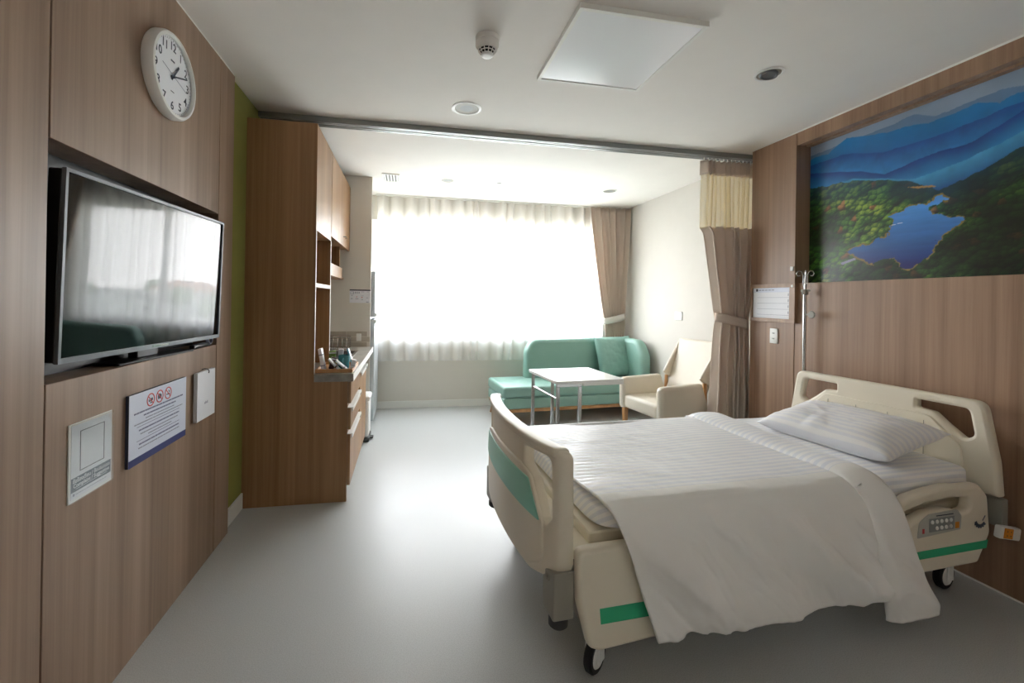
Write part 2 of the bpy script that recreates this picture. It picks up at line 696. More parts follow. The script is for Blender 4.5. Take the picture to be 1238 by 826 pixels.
# window wall with its opening
WX0, WX1, WZ0, WZ1 = -.42, 2.46, .86, 2.26
YO = YW + .20
ww = struct(box('wall_window', (-1.3, YW, 0), (3.06, YO, WZ0), 'wall'))
struct(box('wall_window_head', (-1.3, YW, WZ1), (3.06, YO, HC), 'wall'))
struct(box('wall_window_side', (-1.3, YW, WZ0), (WX0, YO, WZ1), 'wall'))
struct(box('wall_window_pier', (WX1, YW, WZ0), (3.06, YO, WZ1), 'wall'))
struct(box('baseboard_window', (XG + .63, YW - .012, 0), (XW - .012, YW, .085), 'white', None, .003, 1))
win = bpy.data.objects.new('window_1', None)
COL.objects.link(win)
win.location = (WX0, YW + .10, WZ0)
struct(win, 'wide white framed window behind the sheer curtain', 'window')
W_, H_ = WX1 - WX0, WZ1 - WZ0
box('window_sill', (0, -.10, 0), (W_, .06, .02), 'white', win, .003, 1)
box('window_frame', (0, 0, .02), (W_, .05, .07), 'white', win)
box('window_frame', (0, 0, H_ - .05), (W_, .05, H_), 'white', win)
mull = [0, .95, 1.90, W_ - .05]
for x in mull:
    box('mullion', (x, -.004, .07), (x + .05, .054, H_ - .05), 'white', win)
for x0, x1 in zip(mull, mull[1:]):
    box('pane', (x0 + .05, .022, .07), (x1, .028, H_ - .05), 'pane', win)

# tiles on the kitchen end wall
for r_, (z0, z1) in enumerate([(.822, .874), (.877, .929), (.932, .984)]):
    x = XG + .002 + (.0 if r_ % 2 == 0 else -.1)
    while x < -.367:
        a, c = max(x, XG + .002), min(x + .197, -.3675)
        if c - a > .03:
            box('tile', (a, YK - .008, z0), (c, YK, z1), 'tile', we, .001, 1)
        x += .2

# ================================================================== THE BED
BX, BY, BTH = .53, 1.856, math.radians(2.8)
bed = thing('hospital_bed', 'electric hospital bed with cream plastic boards and green stripes', 'bed', (BX, BY, 0), BTH)


def mirror(pts):
    return [(-x, y) for x, y in pts][::-1]


def bow(v):
    a = max(0., 1 - (v / .475) ** 2)
    return -.078 * a ** .62


def foot_def(co):
    return Vector((co.x, co.y, co.z + bow(co.x)))


hole = fillet([(-.245, .755, .008), (-.425, .768, .03), (-.432, .56, .02), (-.405, .525, .02), (-.375, .535, .02), (-.315, .655, .03), (-.245, .69, .02)])
outer = fillet([(-.475, .80, .03), (.475, .80, .03), (.478, .42, .04), (.465, .36, .03), (.30, .31, .05), (-.30, .31, .05), (-.465, .36, .03), (-.478, .42, .04)])
# arch the top rail a little
fb = plate('footboard', outer, [hole, mirror(hole)], .048, 'beige', bed, .014, F_LEFT((0, 0, 0)), (0, .03), foot_def)
plate('face_panel', fillet([(-.30, .335, .04), (.30, .335, .04), (.40, .39, .05), (.395, .53, .03), (.31, .665, .05), (.225, .685, .03), (-.225, .685, .03), (-.31, .665, .05), (-.395, .53, .03), (-.40, .39, .05)]),
      [], .014, 'beige', fb, .005, F_LEFT((-.026, 0, 0)), (0, .03), foot_def)
plate('inlay', fillet([(-.385, .53, .005), (.385, .53, .005), (.305, .655, .02), (-.305, .655, .02)]), [], .006, 'stripe_pale', fb, .002,
      F_LEFT((-.034, 0, 0)), (0, .03), foot_def)
plate('top_rail_cap', fillet([(-.455, .772, .01), (.455, .772, .01), (.455, .806, .02), (-.455, .806, .02)]), [], .060, 'beige', fb, .012, F_LEFT((0, 0, 0)), (0, .03), foot_def)

hole = fillet([(-.20, .842, .008), (-.405, .842, .03), (-.425, .72, .03), (-.39, .695, .02), (-.325, .745, .03), (-.27, .795, .03), (-.20, .80, .01)])
outer = fillet([(-.455, .885, .05), (.455, .885, .05), (.50, .62, .10), (.51, .47, .01), (-.51, .47, .01), (-.50, .62, .10)])
hb = plate('headboard', outer, [hole, mirror(hole)], .05, 'beige', bed, .014, F_LEFT((2.065, 0, 0)))
plate('face_panel', fillet([(-.40, .50, .03), (.40, .50, .03), (.38, .66, .05), (.26, .775, .05), (-.26, .775, .05), (-.38, .66, .05)]), [], .012, 'beige', hb, .005, F_LEFT((2.037, 0, 0)))
for v in (-.24, -.08, .08, .24):
    box('seam', (2.0295, v - .001, .50), (2.0312, v + .001, .745), 'greyp', hb)

# sleeping deck and chassis
dk = box('deck', (.03, -.44, .405), (2.02, .44, .445), 'beige', bed, .012, 2)
box('end_bar', (.025, -.43, .36), (.06, .43, .40), 'greyp', dk, .006, 1)
for u0, u1 in ((.10, .58), (.61, 1.0), (1.03, 1.95)):
    box('deck_section', (u0, -.42, .4455), (u1, .42, .487), 'beige', dk, .006, 1)
bm = bmesh.new()
for v in (-.30, .30):
    add_box(bm, (.06, v - .03, .30), (2.04, v + .03, .36), .006, 1)
    add_box(bm, (.10, v - .03, .14), (1.99, v + .03, .20), .006, 1)
for u in (.12, 1.94):
    add_box(bm, (u - .03, -.44, .14), (u + .03, .44, .20), .006, 1)
for u in (.55, 1.5):
    add_box(bm, (u - .06, -.10, .18), (u + .06, .10, .40), .01, 1)
    add_box(bm, (u - .03, -.33, .305), (u + .03, .33, .355), .006, 1)
fin('chassis', bm, 'greyp', bed, 40)


def caster(u, v, ang):
    c = bpy.data.objects.new('caster', None)
    c.empty_display_size = .05
    COL.objects.link(c)
    c.parent = bed
    c.location = (u, v, 0)
    c.rotation_euler = (0, 0, ang)
    ax = frame((1, 0, 0), (0, 0, 1), (0, 0, .062))  # wheel axis along local -y
    lathe('tyre', [(.040, -.014), (.056, -.016), (.062, -.010), (.062, .010), (.056, .016), (.040, .014)], 'rubber', c, 28, ax)
    lathe('hub', [(0, -.019), (.038, -.019), (.044, -.013), (.044, .013), (.038, .019), (0, .019)], 'wgloss', c, 28, ax)
    bm = bmesh.new()
    add_lathe(bm, [(.016, .10), (.020, .11), (.020, .145), (.0, .145)], 14)
    for s in (-1, 1):
        add_box(bm, (-.022, s * .024 - .004, .045), (.022, s * .024 + .004, .118), .003, 1)
    add_box(bm, (-.024, -.028, .112), (.024, .028, .125), .004, 1)
    fin('fork', bm, 'wgloss', c, 40)


caster(.125, -.435, math.radians(36))
caster(1.945, -.375, math.radians(8))
caster(.125, .435, math.radians(40))
caster(1.945, .375, math.radians(20))

# corner bumpers
for sv in (-1, 1):
    o = bpy.data.objects.new('corner_bumper', None)
    o.empty_display_size = .05
    COL.objects.link(o)
    o.parent = bed
    o.location = (-.02, sv * .435, 0)
    plate('housing', fillet([(-.052, .235, .012), (.05, .235, .012), (.05, .37, .004), (-.052, .40, .004)] if sv < 0 else
                            [(-.05, .235, .012), (.052, .235, .012), (.052, .40, .004), (-.05, .37, .004)]),
          [], .075, 'greyp', o, .006, F_LEFT((0, 0, 0)))
    lathe('roller', [(0, .19), (.026, .19), (.034, .198), (.034, .218), (.024, .236), (0, .236)], 'dgrey', o, 24, Matrix.Translation((0, sv * .006, 0)))
    mt = Matrix.Translation((-.034, 0, .365)) @ Matrix.Rotation(math.radians(-70), 4, 'Y')
    lathe('bolt_cap', [(.008, 0), (.008, .005), (.015, .006), (.018, .003), (.018, -.003)], 'greyp', o, 18, mt)
for sv in (-1, 1):
    bm = bmesh.new()
    add_box(bm, (2.085, sv * .462 - .04, .325), (2.125, sv * .462 + .04, .455), .008, 2)
    fin('corner_housing', bm, 'greyp', bed, 40)

# side rails (lowered) on both sides
def rail_head(sv, name='side_rail'):
    out = fillet([(1.22, .20, .05), (1.90, .205, .03), (1.975, .33, .06), (1.955, .50, .06), (1.90, .548, .03), (1.80, .548, .03), (1.72, .557, .02),
                  (1.62, .548, .02), (1.50, .53, .05), (1.38, .47, .10), (1.25, .34, .05)])
    hl = fillet([(1.845, .497, .02), (1.848, .447, .02), (1.80, .437, .015), (1.70, .462, .03), (1.60, .455, .05), (1.50, .42, .06), (1.40, .33, .03),
                 (1.385, .39, .04), (1.47, .468, .08), (1.58, .492, .06), (1.72, .502, .03)])
    return plate(name, out, [hl], .046, 'beige', bed, .015, frame((1, 0, 0), (0, 0, 1), (0, sv * .497, 0)))


def rail_foot(sv, name='side_rail'):
    out = fillet([(.015, .485, .03), (.018, .31, .08), (.06, .155, .03), (.10, .137, .03), (.34, .150, .02), (.40, .165, .03), (.74, .165, .04), (.77, .30, .05), (.70, .46, .08), (.55, .495, .05)])
    return plate(name, out, [], .046, 'beige', bed, .015, frame((1, 0, 0), (0, 0, 1), (0, sv * .497, 0)))


for sv in (-1, 1):
    a = rail_head(sv)
    c = rail_foot(sv)
    y0, y1 = (-.5215, -.5195) if sv < 0 else (.5195, .5215)
    bm = bmesh.new()
    vs = [(1.42, .265), (1.945, .268), (1.955, .302), (1.42, .298)]
    m1 = frame((1, 0, 0), (0, 0, 1), (0, sv * .5198, 0))
    plate('green_stripe', vs, [], .003, 'stripe', a, .0005, m1)
    plate('green_stripe', [(.10, .232), (.60, .232), (.60, .285), (.095, .285)], [], .003, 'stripe', c, .0005, m1)
    for u in (1.35, 1.85):
        box('rail_arm', (u - .02, sv * .474 - .02, .28), (u + .02, sv * .474 - .001 if sv < 0 else sv * .474 + .02, .40), 'greyp', a, .004, 1)
    if sv < 0:
        # control panel on the outer face of the head-end rail
        cp = plate('control_panel', fillet([(1.535, .355, .005), (1.785, .368, .005), (1.79, .425, .02), (1.765, .455, .02), (1.60, .449, .02), (1.545, .42, .02)]), [], .004, 'panelgrey', a, .001, m1)
        box('key_pad', (1.60, -.5226, .374), (1.745, -.5215, .430), 'padgrey', a, .0, 1)
        for k in range(5):
            lathe('button', [(0, .0022), (.0075, .0022), (.0085, 0)], 'wgloss', a, 14, frame((1, 0, 0), (0, 0, 1), (1.617 + k * .027, -.5226, .415)))
            if k > 0:
                lathe('button', [(0, .0022), (.0075, .0022), (.0085, 0)], 'wgloss', a, 14, frame((1, 0, 0), (0, 0, 1), (1.617 + k * .027, -.5226, .388)))
        rects('warning_mark', [(1.752, .375, 1.776, .402)], 'orange', a, frame((1, 0, 0), (0, 0, 1), (0, -.5216, 0)))
        rects('warning_mark', [(1.562, .372, 1.574, .392)], 'red', a, frame((1, 0, 0), (0, 0, 1), (0, -.5216, 0)))
        rects('panel_caption', [(1.64, .437, 1.74, .441)], 'ink', a, frame((1, 0, 0), (0, 0, 1), (0, -.5216, 0)))
        # angle scale, a blue arc with ticks
        bm = bmesh.new()
        for k in range(12):
            an = math.radians(200 + k * 11)
            ca, sa = math.cos(an), math.sin(an)
            m = frame((1, 0, 0), (0, 0, 1), (1.905, -.5212, .395)) @ Matrix.Translation((.030 * ca, .026 * sa, 0)) @ Matrix.Rotation(an, 4, 'Z')
            add_box(bm, (-.007, -.0045, 0), (.006 + (k % 2) * .004, .0032, .0008), mtx=m)
        m = frame((1, 0, 0), (0, 0, 1), (1.925, -.5212, .40)) @ Matrix.Rotation(math.radians(50), 4, 'Z')
        add_box(bm, (-.012, -.002, 0), (.014, .002, .0008), mtx=m)
        fin('angle_scale', bm, 'slate', a)

# power strip at the head end
ps = bpy.data.objects.new('power_strip', None)
COL.objects.link(ps)
ps.parent = bed
ps.location = (2.095, -.515, .315)
ps.rotation_euler = (0, math.radians(12), 0)
box('strip_body', (-.075, -.016, -.028), (.055, .012, .028), 'wgloss', ps, .008, 2)
box('orange_socket', (-.062, -.0185, -.022), (-.004, -.0155, .022), 'orange', ps, .002, 1)
for dx in (-.045, -.022):
    for dz in (-.009, .009):
        lathe('socket_hole', [(0, .0008), (.0035, .0008)], 'black', ps, 8, frame((1, 0, 0), (0, 0, 1), (dx, -.0187, dz)))

# ---- mattress under a fitted striped sheet
NA, NB = 70, 60


def superbox(L0, L1, W, z0, z1, n_u, n_v, r=.05):
    """rounded cushion shell as a closed grid: latitude / longitude superellipsoid"""
    th = np.linspace(-PI / 2, PI / 2, n_v)
    ph = np.linspace(-PI, PI, n_u)
    TH, PH = np.meshgrid(th, ph, indexing='ij')
    e1, e2 = .28, .16
    c = lambda w, e: np.sign(np.cos(w)) * np.abs(np.cos(w)) ** e
    s = lambda w, e: np.sign(np.sin(w)) * np.abs(np.sin(w)) ** e
    X = (L0 + L1) / 2 + (L1 - L0) / 2 * c(TH, e1) * c(PH, e2)
    Y = W * c(TH, e1) * s(PH, e2)
    Z = (z0 + z1) / 2 + (z1 - z0) / 2 * s(TH, e1)
    return np.stack([X, Y, Z], -1)


def grid_obj(name, P, material, parent, uv=None, smooth=180, weld=False):
    me = grid_mesh(name, P, uv)
    if weld:
        bm = bmesh.new()
        bm.from_mesh(me)
        bmesh.ops.remove_doubles(bm, verts=bm.verts, dist=1e-5)
        bmesh.ops.recalc_face_normals(bm, faces=bm.faces)
        bm.to_mesh(me)
        bm.free()
    return link(name, me, material, parent, smooth)


rng = np.random.default_rng(4)


def vnoise(x, y, seed=0):
    """smooth value noise"""
    r = np.random.default_rng(seed).random((64, 64))
    xi, yi = np.floor(x).astype(int), np.floor(y).astype(int)
    fx, fy = x - xi, y - yi
    fx, fy = fx * fx * (3 - 2 * fx), fy * fy * (3 - 2 * fy)
    g_ = lambda i, j: r[i % 64, j % 64]
    return (g_(xi, yi) * (1 - fx) * (1 - fy) + g_(xi + 1, yi) * fx * (1 - fy) + g_(xi, yi + 1) * (1 - fx) * fy + g_(xi + 1, yi + 1) * fx * fy)


def fbm(x, y, seed=0, o=4):
    s = 0
    a = .5
    for k in range(o):
        s = s + a * vnoise(x * 2 ** k, y * 2 ** k, seed + k)
        a *= .5
    return s


mroot = tag(bpy.data.objects.new('mattress', None), 'mattress in white striped fitted sheet on the hospital bed', 'mattress')
COL.objects.link(mroot)
mroot.location = (BX, BY, 0)
mroot.rotation_euler = (0, 0, BTH)
P = superbox(.12, 2.015, .468, .488, .596, 160, 60)
# wrinkles where the sheet is tucked along the sides near the head
d = (fbm(P[..., 0] * 5, P[..., 2] * 22 + P[..., 0] * 6, 3) - .45)
P[..., 1] += np.where(np.abs(P[..., 1]) > .42, np.sign(P[..., 1]) * d * .018, 0)
P[..., 2] += np.where(P[..., 2] > .57, (fbm(P[..., 0] * 6, P[..., 1] * 6, 9) - .47) * .008, 0)
# head end rises a little at the sides, foot corners droop
uv = np.stack([P[..., 0], P[..., 1] + P[..., 2]], -1)
grid_obj('fitted_sheet', P, 'linen', mroot, uv, 180, False)

# ---- comforter
cq = tag(bpy.data.objects.new('comforter', None), 'white striped comforter draped over the side of the bed', 'comforter')
COL.objects.link(cq)
cq.location = (BX, BY, 0)
cq.rotation_euler = (0, 0, BTH)


def shade_sides(o, uv, pr_):
    """the overhanging side of the cover is coloured without stripes, as shade hides their sheen there"""
    o.data.materials.append(MAT['linen_shade'])
    v_, z_, t_ = smooth_path(pr_, uv.shape[1])
    k0 = int(np.argmax((v_ < -.40)))
    nb = uv.shape[1] - 1
    for p in o.data.polygons:
        if p.index % nb >= k0:
            p.material_index = 1


def smooth_path(pts, n):
    pts = np.array(pts, float)
    for _ in range(3):
        q = np.empty((2 * len(pts), 2))
        q[0], q[-1] = pts[0], pts[-1]
        q[1:-1:2] = .75 * pts[:-1] + .25 * pts[1:]
        q[2:-1:2] = .25 * pts[:-1] + .75 * pts[1:]
        pts = q
    s = np.r_[0, np.cumsum(np.hypot(*np.diff(pts, axis=0).T))]
    t = np.linspace(0, s[-1], n)
    return np.interp(t, s, pts[:, 0]), np.interp(t, s, pts[:, 1]), t


def drape(prof, uL, uR, n_u, n_t, lift, seed, amp, zb=None):
    """prof: (v, z) path from the far edge over the top and down the near side"""
    v, z, t = smooth_path(prof, n_t)
    a = np.linspace(0, 1, n_u)
    near = np.clip((.585 - z) / .47, 0, 1) * (v < 0)
    V = np.repeat(v[None], n_u, 0)
    Z = np.repeat(z[None], n_u, 0)
    D = np.repeat(near[None], n_u, 0)
    UL, UR = uL(v, near), uR(v, near)
    U = UL[None] * (1 - a[:, None]) + UR[None] * a[:, None]
    top = (np.abs(V) < .46) & (Z > .57)
    # relief
    wob = fbm(U * 3.1, Z * 3.1 + V, seed)
    ph = (U * 1.05 + Z * 1.0) * 2 * PI / .30 + 5.0 * wob
    fold = .6 - np.abs(np.sin(ph / 2)) ** .8
    ph2 = (U * .8 + Z * 1.35) * 2 * PI / .46 + 6 * fbm(U * 1.7, Z * 1.7, seed + 5)
    fold2 = np.sin(ph2)
    fine = fbm(U * 13 + Z * 9, Z * 5 - U * 4, seed + 11) - .47
    edge = np.clip(np.minimum(a, 1 - a)[:, None] / .10, 0, 1)
    env = D ** .7 * (.25 + .75 * edge) * (1 - .65 * D ** 4)
    ac, al = (U + Z) * .707, (U - Z) * .707
    wq = fbm(ac * 3 + 4, al * 3 + 9, seed + 30)
    rid = (1 - np.abs(2 * vnoise(ac * 8.5 + 1.6 * wq + 20, al * 2.0 + 7, seed + 33) - 1)) ** 3.2
    rid2 = (1 - np.abs(2 * vnoise(ac * 15 + 1.5 * wq + 3, al * 3.2 + 31, seed + 36) - 1)) ** 3
    V = V - amp * env * (.040 * fold + .030 * fold2 + .025 * fine + .040 * rid + .016 * rid2 + .012)
    U = U + amp * env * .006 * fold2
    Z = Z + np.where(top, lift + .010 * (fbm(U * 4, V * 4, seed + 20) - .47) + .006 * (fbm(U * 9, V * 9, seed + 21) - .47), 0)
    Z = Z - np.where(top, .014 * np.exp(-((U - .62) / .30) ** 2) * np.clip((V + .45) / .9, 0, 1), 0)
    Z = Z + D ** 3 * .006 * np.sin(U * 9 + seed)
    P = np.stack([U, V, Z], -1)
    uv = np.stack([U, np.repeat(-t[None], n_u, 0)], -1)
    return P, uv


prof = [(.525, .45), (.522, .53), (.51, .58), (.47, .604), (.30, .604), (.1, .600), (-.1, .598), (-.30, .602), (-.44, .604), (-.50, .588), (-.542, .53), (-.552, .42), (-.556, .30), (-.558, .178)]
P, uv = drape(prof, lambda v, d: .118 + .16 * d + .03 * np.clip((-.3 - v) / .2, 0, 1), lambda v, d: 1.31 + .10 * d + .02 * v, 190, 190, .002, 2, 1.0)
o = grid_obj('cover', P, 'linen', cq, uv)
shade_sides(o, uv, prof)
md = o.modifiers.new('thickness', 'SOLIDIFY')
md.thickness = .010
md.offset = -1
prof2 = [(.545, .45), (.542, .54), (.525, .60), (.47, .628), (.30, .628), (.1, .626), (-.1, .624), (-.30, .628), (-.44, .630), (-.51, .612), (-.56, .545), (-.575, .42), (-.582, .25), (-.585, .095)]
P, uv = drape(prof2, lambda v, d: 1.235 + .03 * v + .09 * d, lambda v, d: 1.405 + .075 * v + .185 * d ** 1.2, 50, 190, .002, 31, .55)
# puff up the folded band
a = np.linspace(0, 1, P.shape[0])[:, None]
puff = (np.clip(4 * a * (1 - a), 0, 1) ** .45 - 1) * .026
topm = (P[..., 2] > .57) & (np.abs(P[..., 1]) < .52)
P[..., 2] += np.where(topm, puff, 0)
P[..., 1] -= np.where((~topm) & (P[..., 1] < 0), puff * .9, 0)
o = grid_obj('folded_band', P, 'linen', cq, uv)
shade_sides(o, uv, prof2)
md = o.modifiers.new('thickness', 'SOLIDIFY')
md.thickness = .012
md.offset = -1


# ---- pillow
def cushion(n, w, h, t, pinch=.10, seed=0, wr=.006):
    """closed soft square: returns (top grid, bottom grid)"""
    s = np.linspace(-1, 1, n)
    X, Y = np.meshgrid(s, s, indexing='ij')
    Xs = X * (1 - pinch * (1 - Y ** 2) * .55 * (np.abs(X) ** 4))
    Ys = Y * (1 - pinch * (1 - X ** 2) * .55 * (np.abs(Y) ** 4))
    # rounded corners
    hgt = ((1 - X ** 4) * (1 - Y ** 4)) ** .55
    nz = (fbm(X * 3 + 5, Y * 3 + 5, seed) - .47)
    T = t / 2 * hgt * (1 + .15 * nz) + wr * hgt * (fbm(X * 7 + 9, Y * 7 + 3, seed + 3) - .47) * 2
    top = np.stack([Xs * w / 2, Ys * h / 2, T], -1)
    bot = np.stack([Xs * w / 2, Ys * h / 2, -t / 2 * hgt * .8], -1)
    return top, bot


def cushion_obj(name, n, w, h, t, material, parent, mtx, seed=0, wr=.006, pinch=.10):
    top, bot = cushion(n, w, h, t, pinch, seed, wr)
    a = grid_mesh('a', top, np.stack([top[..., 0], top[..., 1]], -1))
    c = grid_mesh('b', bot[::-1], np.stack([bot[::-1][..., 0], bot[::-1][..., 1]], -1))
    bm = bmesh.new()
    bm.from_mesh(a)
    bm.from_mesh(c)
    bmesh.ops.remove_doubles(bm, verts=bm.verts, dist=1e-5)
    bmesh.ops.recalc_face_normals(bm, faces=bm.faces)
    bmesh.ops.transform(bm, matrix=mtx, verts=bm.verts)
    me = bpy.data.meshes.new(name)
    bm.to_mesh(me)
    bm.free()
    return link(name, me, material, parent, 180)


pl = tag(bpy.data.objects.new('pillow', None), 'plump white striped pillow lying against the headboard', 'pillow')
COL.objects.link(pl)
pl.location = (BX, BY, 0)
pl.rotation_euler = (0, 0, BTH)
pm = Matrix.Translation((1.735, -.07, .672)) @ Matrix.Rotation(math.radians(-12), 4, 'Y') @ Matrix.Rotation(math.radians(90 + 3), 4, 'Z')
cushion_obj('pillowcase', 46, .66, .43, .15, 'linen_p', pl, pm, 5, .010, .12)
bm = bmesh.new()

# ---- infusion pole behind the headboard
iv = thing('infusion_pole', 'slim steel infusion pole with hooks behind the headboard', 'infusion pole', (2.655, 2.46, 0))
lathe('base', [(0, 0), (.035, 0), (.035, .012), (.014, .022), (.0, .022)], 'steel', iv, 20)
tube('pole', [(0, 0, .02), (0, 0, 1.405)], .011, 'steel', iv, 14)
tube('extension', [(0, 0, 1.40), (0, 0, 1.46)], .007, 'chrome', iv, 12)
lathe('collar', [(.011, 1.385), (.018, 1.388), (.018, 1.42), (.009, 1.425)], 'greyp', iv, 16)
box('collar_lever', (-.006, -.036, 1.408), (.006, .032, 1.42), 'greyp', iv, .003, 1)
for k in range(4):
    an = math.radians(45 + 90 * k)
    ca, sa = math.cos(an), math.sin(an)
    pts = [(.004 * ca, .004 * sa, 1.425), (.012 * ca, .012 * sa, 1.47), (.010 * ca, .010 * sa, 1.52), (.022 * ca, .022 * sa, 1.545), (.040 * ca, .040 * sa, 1.548), (.048 * ca, .048 * sa, 1.53), (.040 * ca, .040 * sa, 1.513), (.028 * ca, .028 * sa, 1.516)]
    tube('hook', pts, .003, 'chrome', iv, 8)
bm = bmesh.new()
add_tube(bm, [(0, -.008, 1.252), (0, -.036, 1.252)], .005, 10)
add_lathe(bm, [(0, -.006), (.022, -.006), (.026, 0), (.022, .006), (0, .006)], 20, frame((0, -1, 0), (0, 0, 1), (0, -.050, 1.252)))
fin('clamp_knob', bm, 'greyp', iv, 40)

# ================================================================== LEFT WALL OBJECTS
# television standing in the niche
tv = thing('television', 'flat television with silver bezel standing in the wall niche', 'television', (-.978, 1.892, NZ0), math.radians(-4.3))
TW, TH_ = .905, .570
tilt = Matrix.Translation((.016, 0, .044)) @ Matrix.Rotation(math.radians(1.5), 4, 'Y')
bm = bmesh.new()
for lo, hi in [((-.0, -TW / 2, 0), (.012, TW / 2, .016)), ((0, -TW / 2, TH_ - .010), (.012, TW / 2, TH_)),
               ((0, -TW / 2, .016), (.012, -TW / 2 + .009, TH_ - .010)), ((0, TW / 2 - .009, .016), (.012, TW / 2, TH_ - .010))]:
    add_box(bm, lo, hi)
bmesh.ops.transform(bm, matrix=tilt, verts=bm.verts)
fin('bezel', bm, 'silver', tv)
box('back_shell', (-.040, -TW / 2 + .002, .002), (-.0005, TW / 2 - .002, TH_ - .002), 'black', tv, .004, 1, tilt)
box('screen', (0, -TW / 2 + .009, .016), (.006, TW / 2 - .009, TH_ - .010), 'screen', tv, 0, 1, tilt)
box('stand_base', (-.070, -.20, 0), (.020, .25, .010), 'black', tv, .003, 1)
box('stand_neck', (-.05, -.06, .010), (-.015, .06, .06), 'black', tv, .003, 1)
box('logo_strip', (.0125, -.05, .006), (.0135, .05, .012), 'chrome', tv, 0, 1, tilt)

# cable coil and remote control lying in the niche
rm = thing('remote_control', 'dark remote control leaning beside the television stand', 'remote control', (-.975, 2.27, NZ0))
box('case', (-.012, -.07, 0), (.012, .07, .018), 'black', rm, .005, 2)
bm = bmesh.new()
for k in range(7):
    for q in (-.005, .005):
        add_box(bm, (q - .003, -.055 + k * .016, .018), (q + .003, -.048 + k * .016, .0195))
fin('keys', bm, 'ink_l', rm)
cc = thing('cable_coil', 'small coil of pale cable at the end of the niche', 'cable', (-.972, 2.372, NZ0))
bm = bmesh.new()
for k in range(3):
    pts = [(.004 * k - .004, .026 * math.cos(a_) * (1 - .1 * k), .030 + .026 * math.sin(a_) * (1 - .1 * k)) for a_ in np.linspace(0, 2 * PI, 20)]
    add_tube(bm, pts, .0035, 8)
fin('loop', bm, 'ink_l', cc, 60)

# clock
ck = thing('wall_clock', 'round white wall clock with black numerals on wood panel', 'clock', (XL, 1.918, 2.19))
fr = F_LEFT((0, 0, 0))
R_ = .166
lathe('rim', [(R_ - .004, 0), (R_, .006), (R_, .030), (R_ - .006, .040), (R_ - .016, .042), (R_ - .020, .036), (R_ - .020, .028)], 'wgloss', ck, 64, fr)
lathe('dial', [(0, .026), (R_ - .016, .026), (R_ - .016, .010)], 'paper', ck, 64, fr)
for k in range(1, 13):
    an = math.radians(90 - 30 * k)
    text('numeral', str(k), .047, 'ink', ck, F_LEFT((.0262, .116 * math.cos(an), .116 * math.sin(an))), bold=.0006)
bm = bmesh.new()
for k in range(60):
    an = 2 * PI * k / 60
    add_box(bm, (.137, -.0006, 0), (.142 if k % 5 else .1435, .0006, .0005), mtx=fr @ Matrix.Translation((0, 0, .0262)) @ Matrix.Rotation(an, 4, 'Z'))
fin('minute_marks', bm, 'ink', ck)


def hand(name, deg, L, w_, z, m_, tail=.02):
    bm = bmesh.new()
    add_box(bm, (-w_ / 2, -tail, 0), (w_ / 2, L, .001), mtx=fr @ Matrix.Translation((0, 0, z)) @ Matrix.Rotation(math.radians(-deg), 4, 'Z'))
    fin(name, bm, m_, ck)


hand('hour_hand', 36, .070, .0085, .0285, 'ink')
hand('minute_hand', 70, .112, .006, .030, 'ink')
hand('second_hand', 283, .085, .0016, .0315, 'ink_l', .10)
lathe('hand_pin', [(0, .034), (.006, .034), (.006, .026)], 'ink', ck, 16, fr)
rects('dial_mark', [(-.014, .058, .014, .064)], 'ink', ck, F_LEFT((.0262, 0, 0)))
rects('dial_mark', [(-.012, -.062, .012, -.059)], 'ink', ck, F_LEFT((.0262, 0, 0)))

# feedback notice in an acrylic holder (its square code is left out)
nf = thing('feedback_notice', 'portrait notice with grey text band in clear acrylic holder', 'notice', (XL, 1.538, .70))
w2 = .0925
box('backing', (0, -w2, 0), (.004, w2, .232), 'wgloss', nf, .001, 1)
box('sheet', (.004, -w2 + .008, .010), (.0048, w2 - .006, .226), 'paper', nf)
rects('code_border', [(-.052, .085, -.050, .205), (.050, .085, .052, .205), (-.052, .203, .052, .205), (-.052, .085, .052, .087)], 'ink', nf, F_LEFT((.0048, .002, 0)))
rects('text_band', [(-w2 + .009, .030, w2 - .007, .072)], 'slate', nf, F_LEFT((.0048, 0, 0)), .0004)
text('thai_line', 'ข้อร้องเรียน / ข้อเสนอแนะ', .0155, 'paper', nf, F_LEFT((.0056, .001, .0605)), bold=.0002)
text('english_line', 'Complaint / Suggestion', .0165, 'paper', nf, F_LEFT((.0056, .001, .0465)), bold=.0002)
rects('rule_line', [(-.066, .0365, .068, .0375)], 'paper', nf, F_LEFT((.0052, 0, 0)))
rects('footer_print', [(-.076, .018, -.070, .025)] + [(-.064 + k * .011, .020, -.056 + k * .011, .0215) for k in range(12)], 'ink_l', nf, F_LEFT((.0048, 0, 0)))
box('cover_sheet', (.0075, -w2, 0), (.009, w2, .232), 'acrylic', nf)

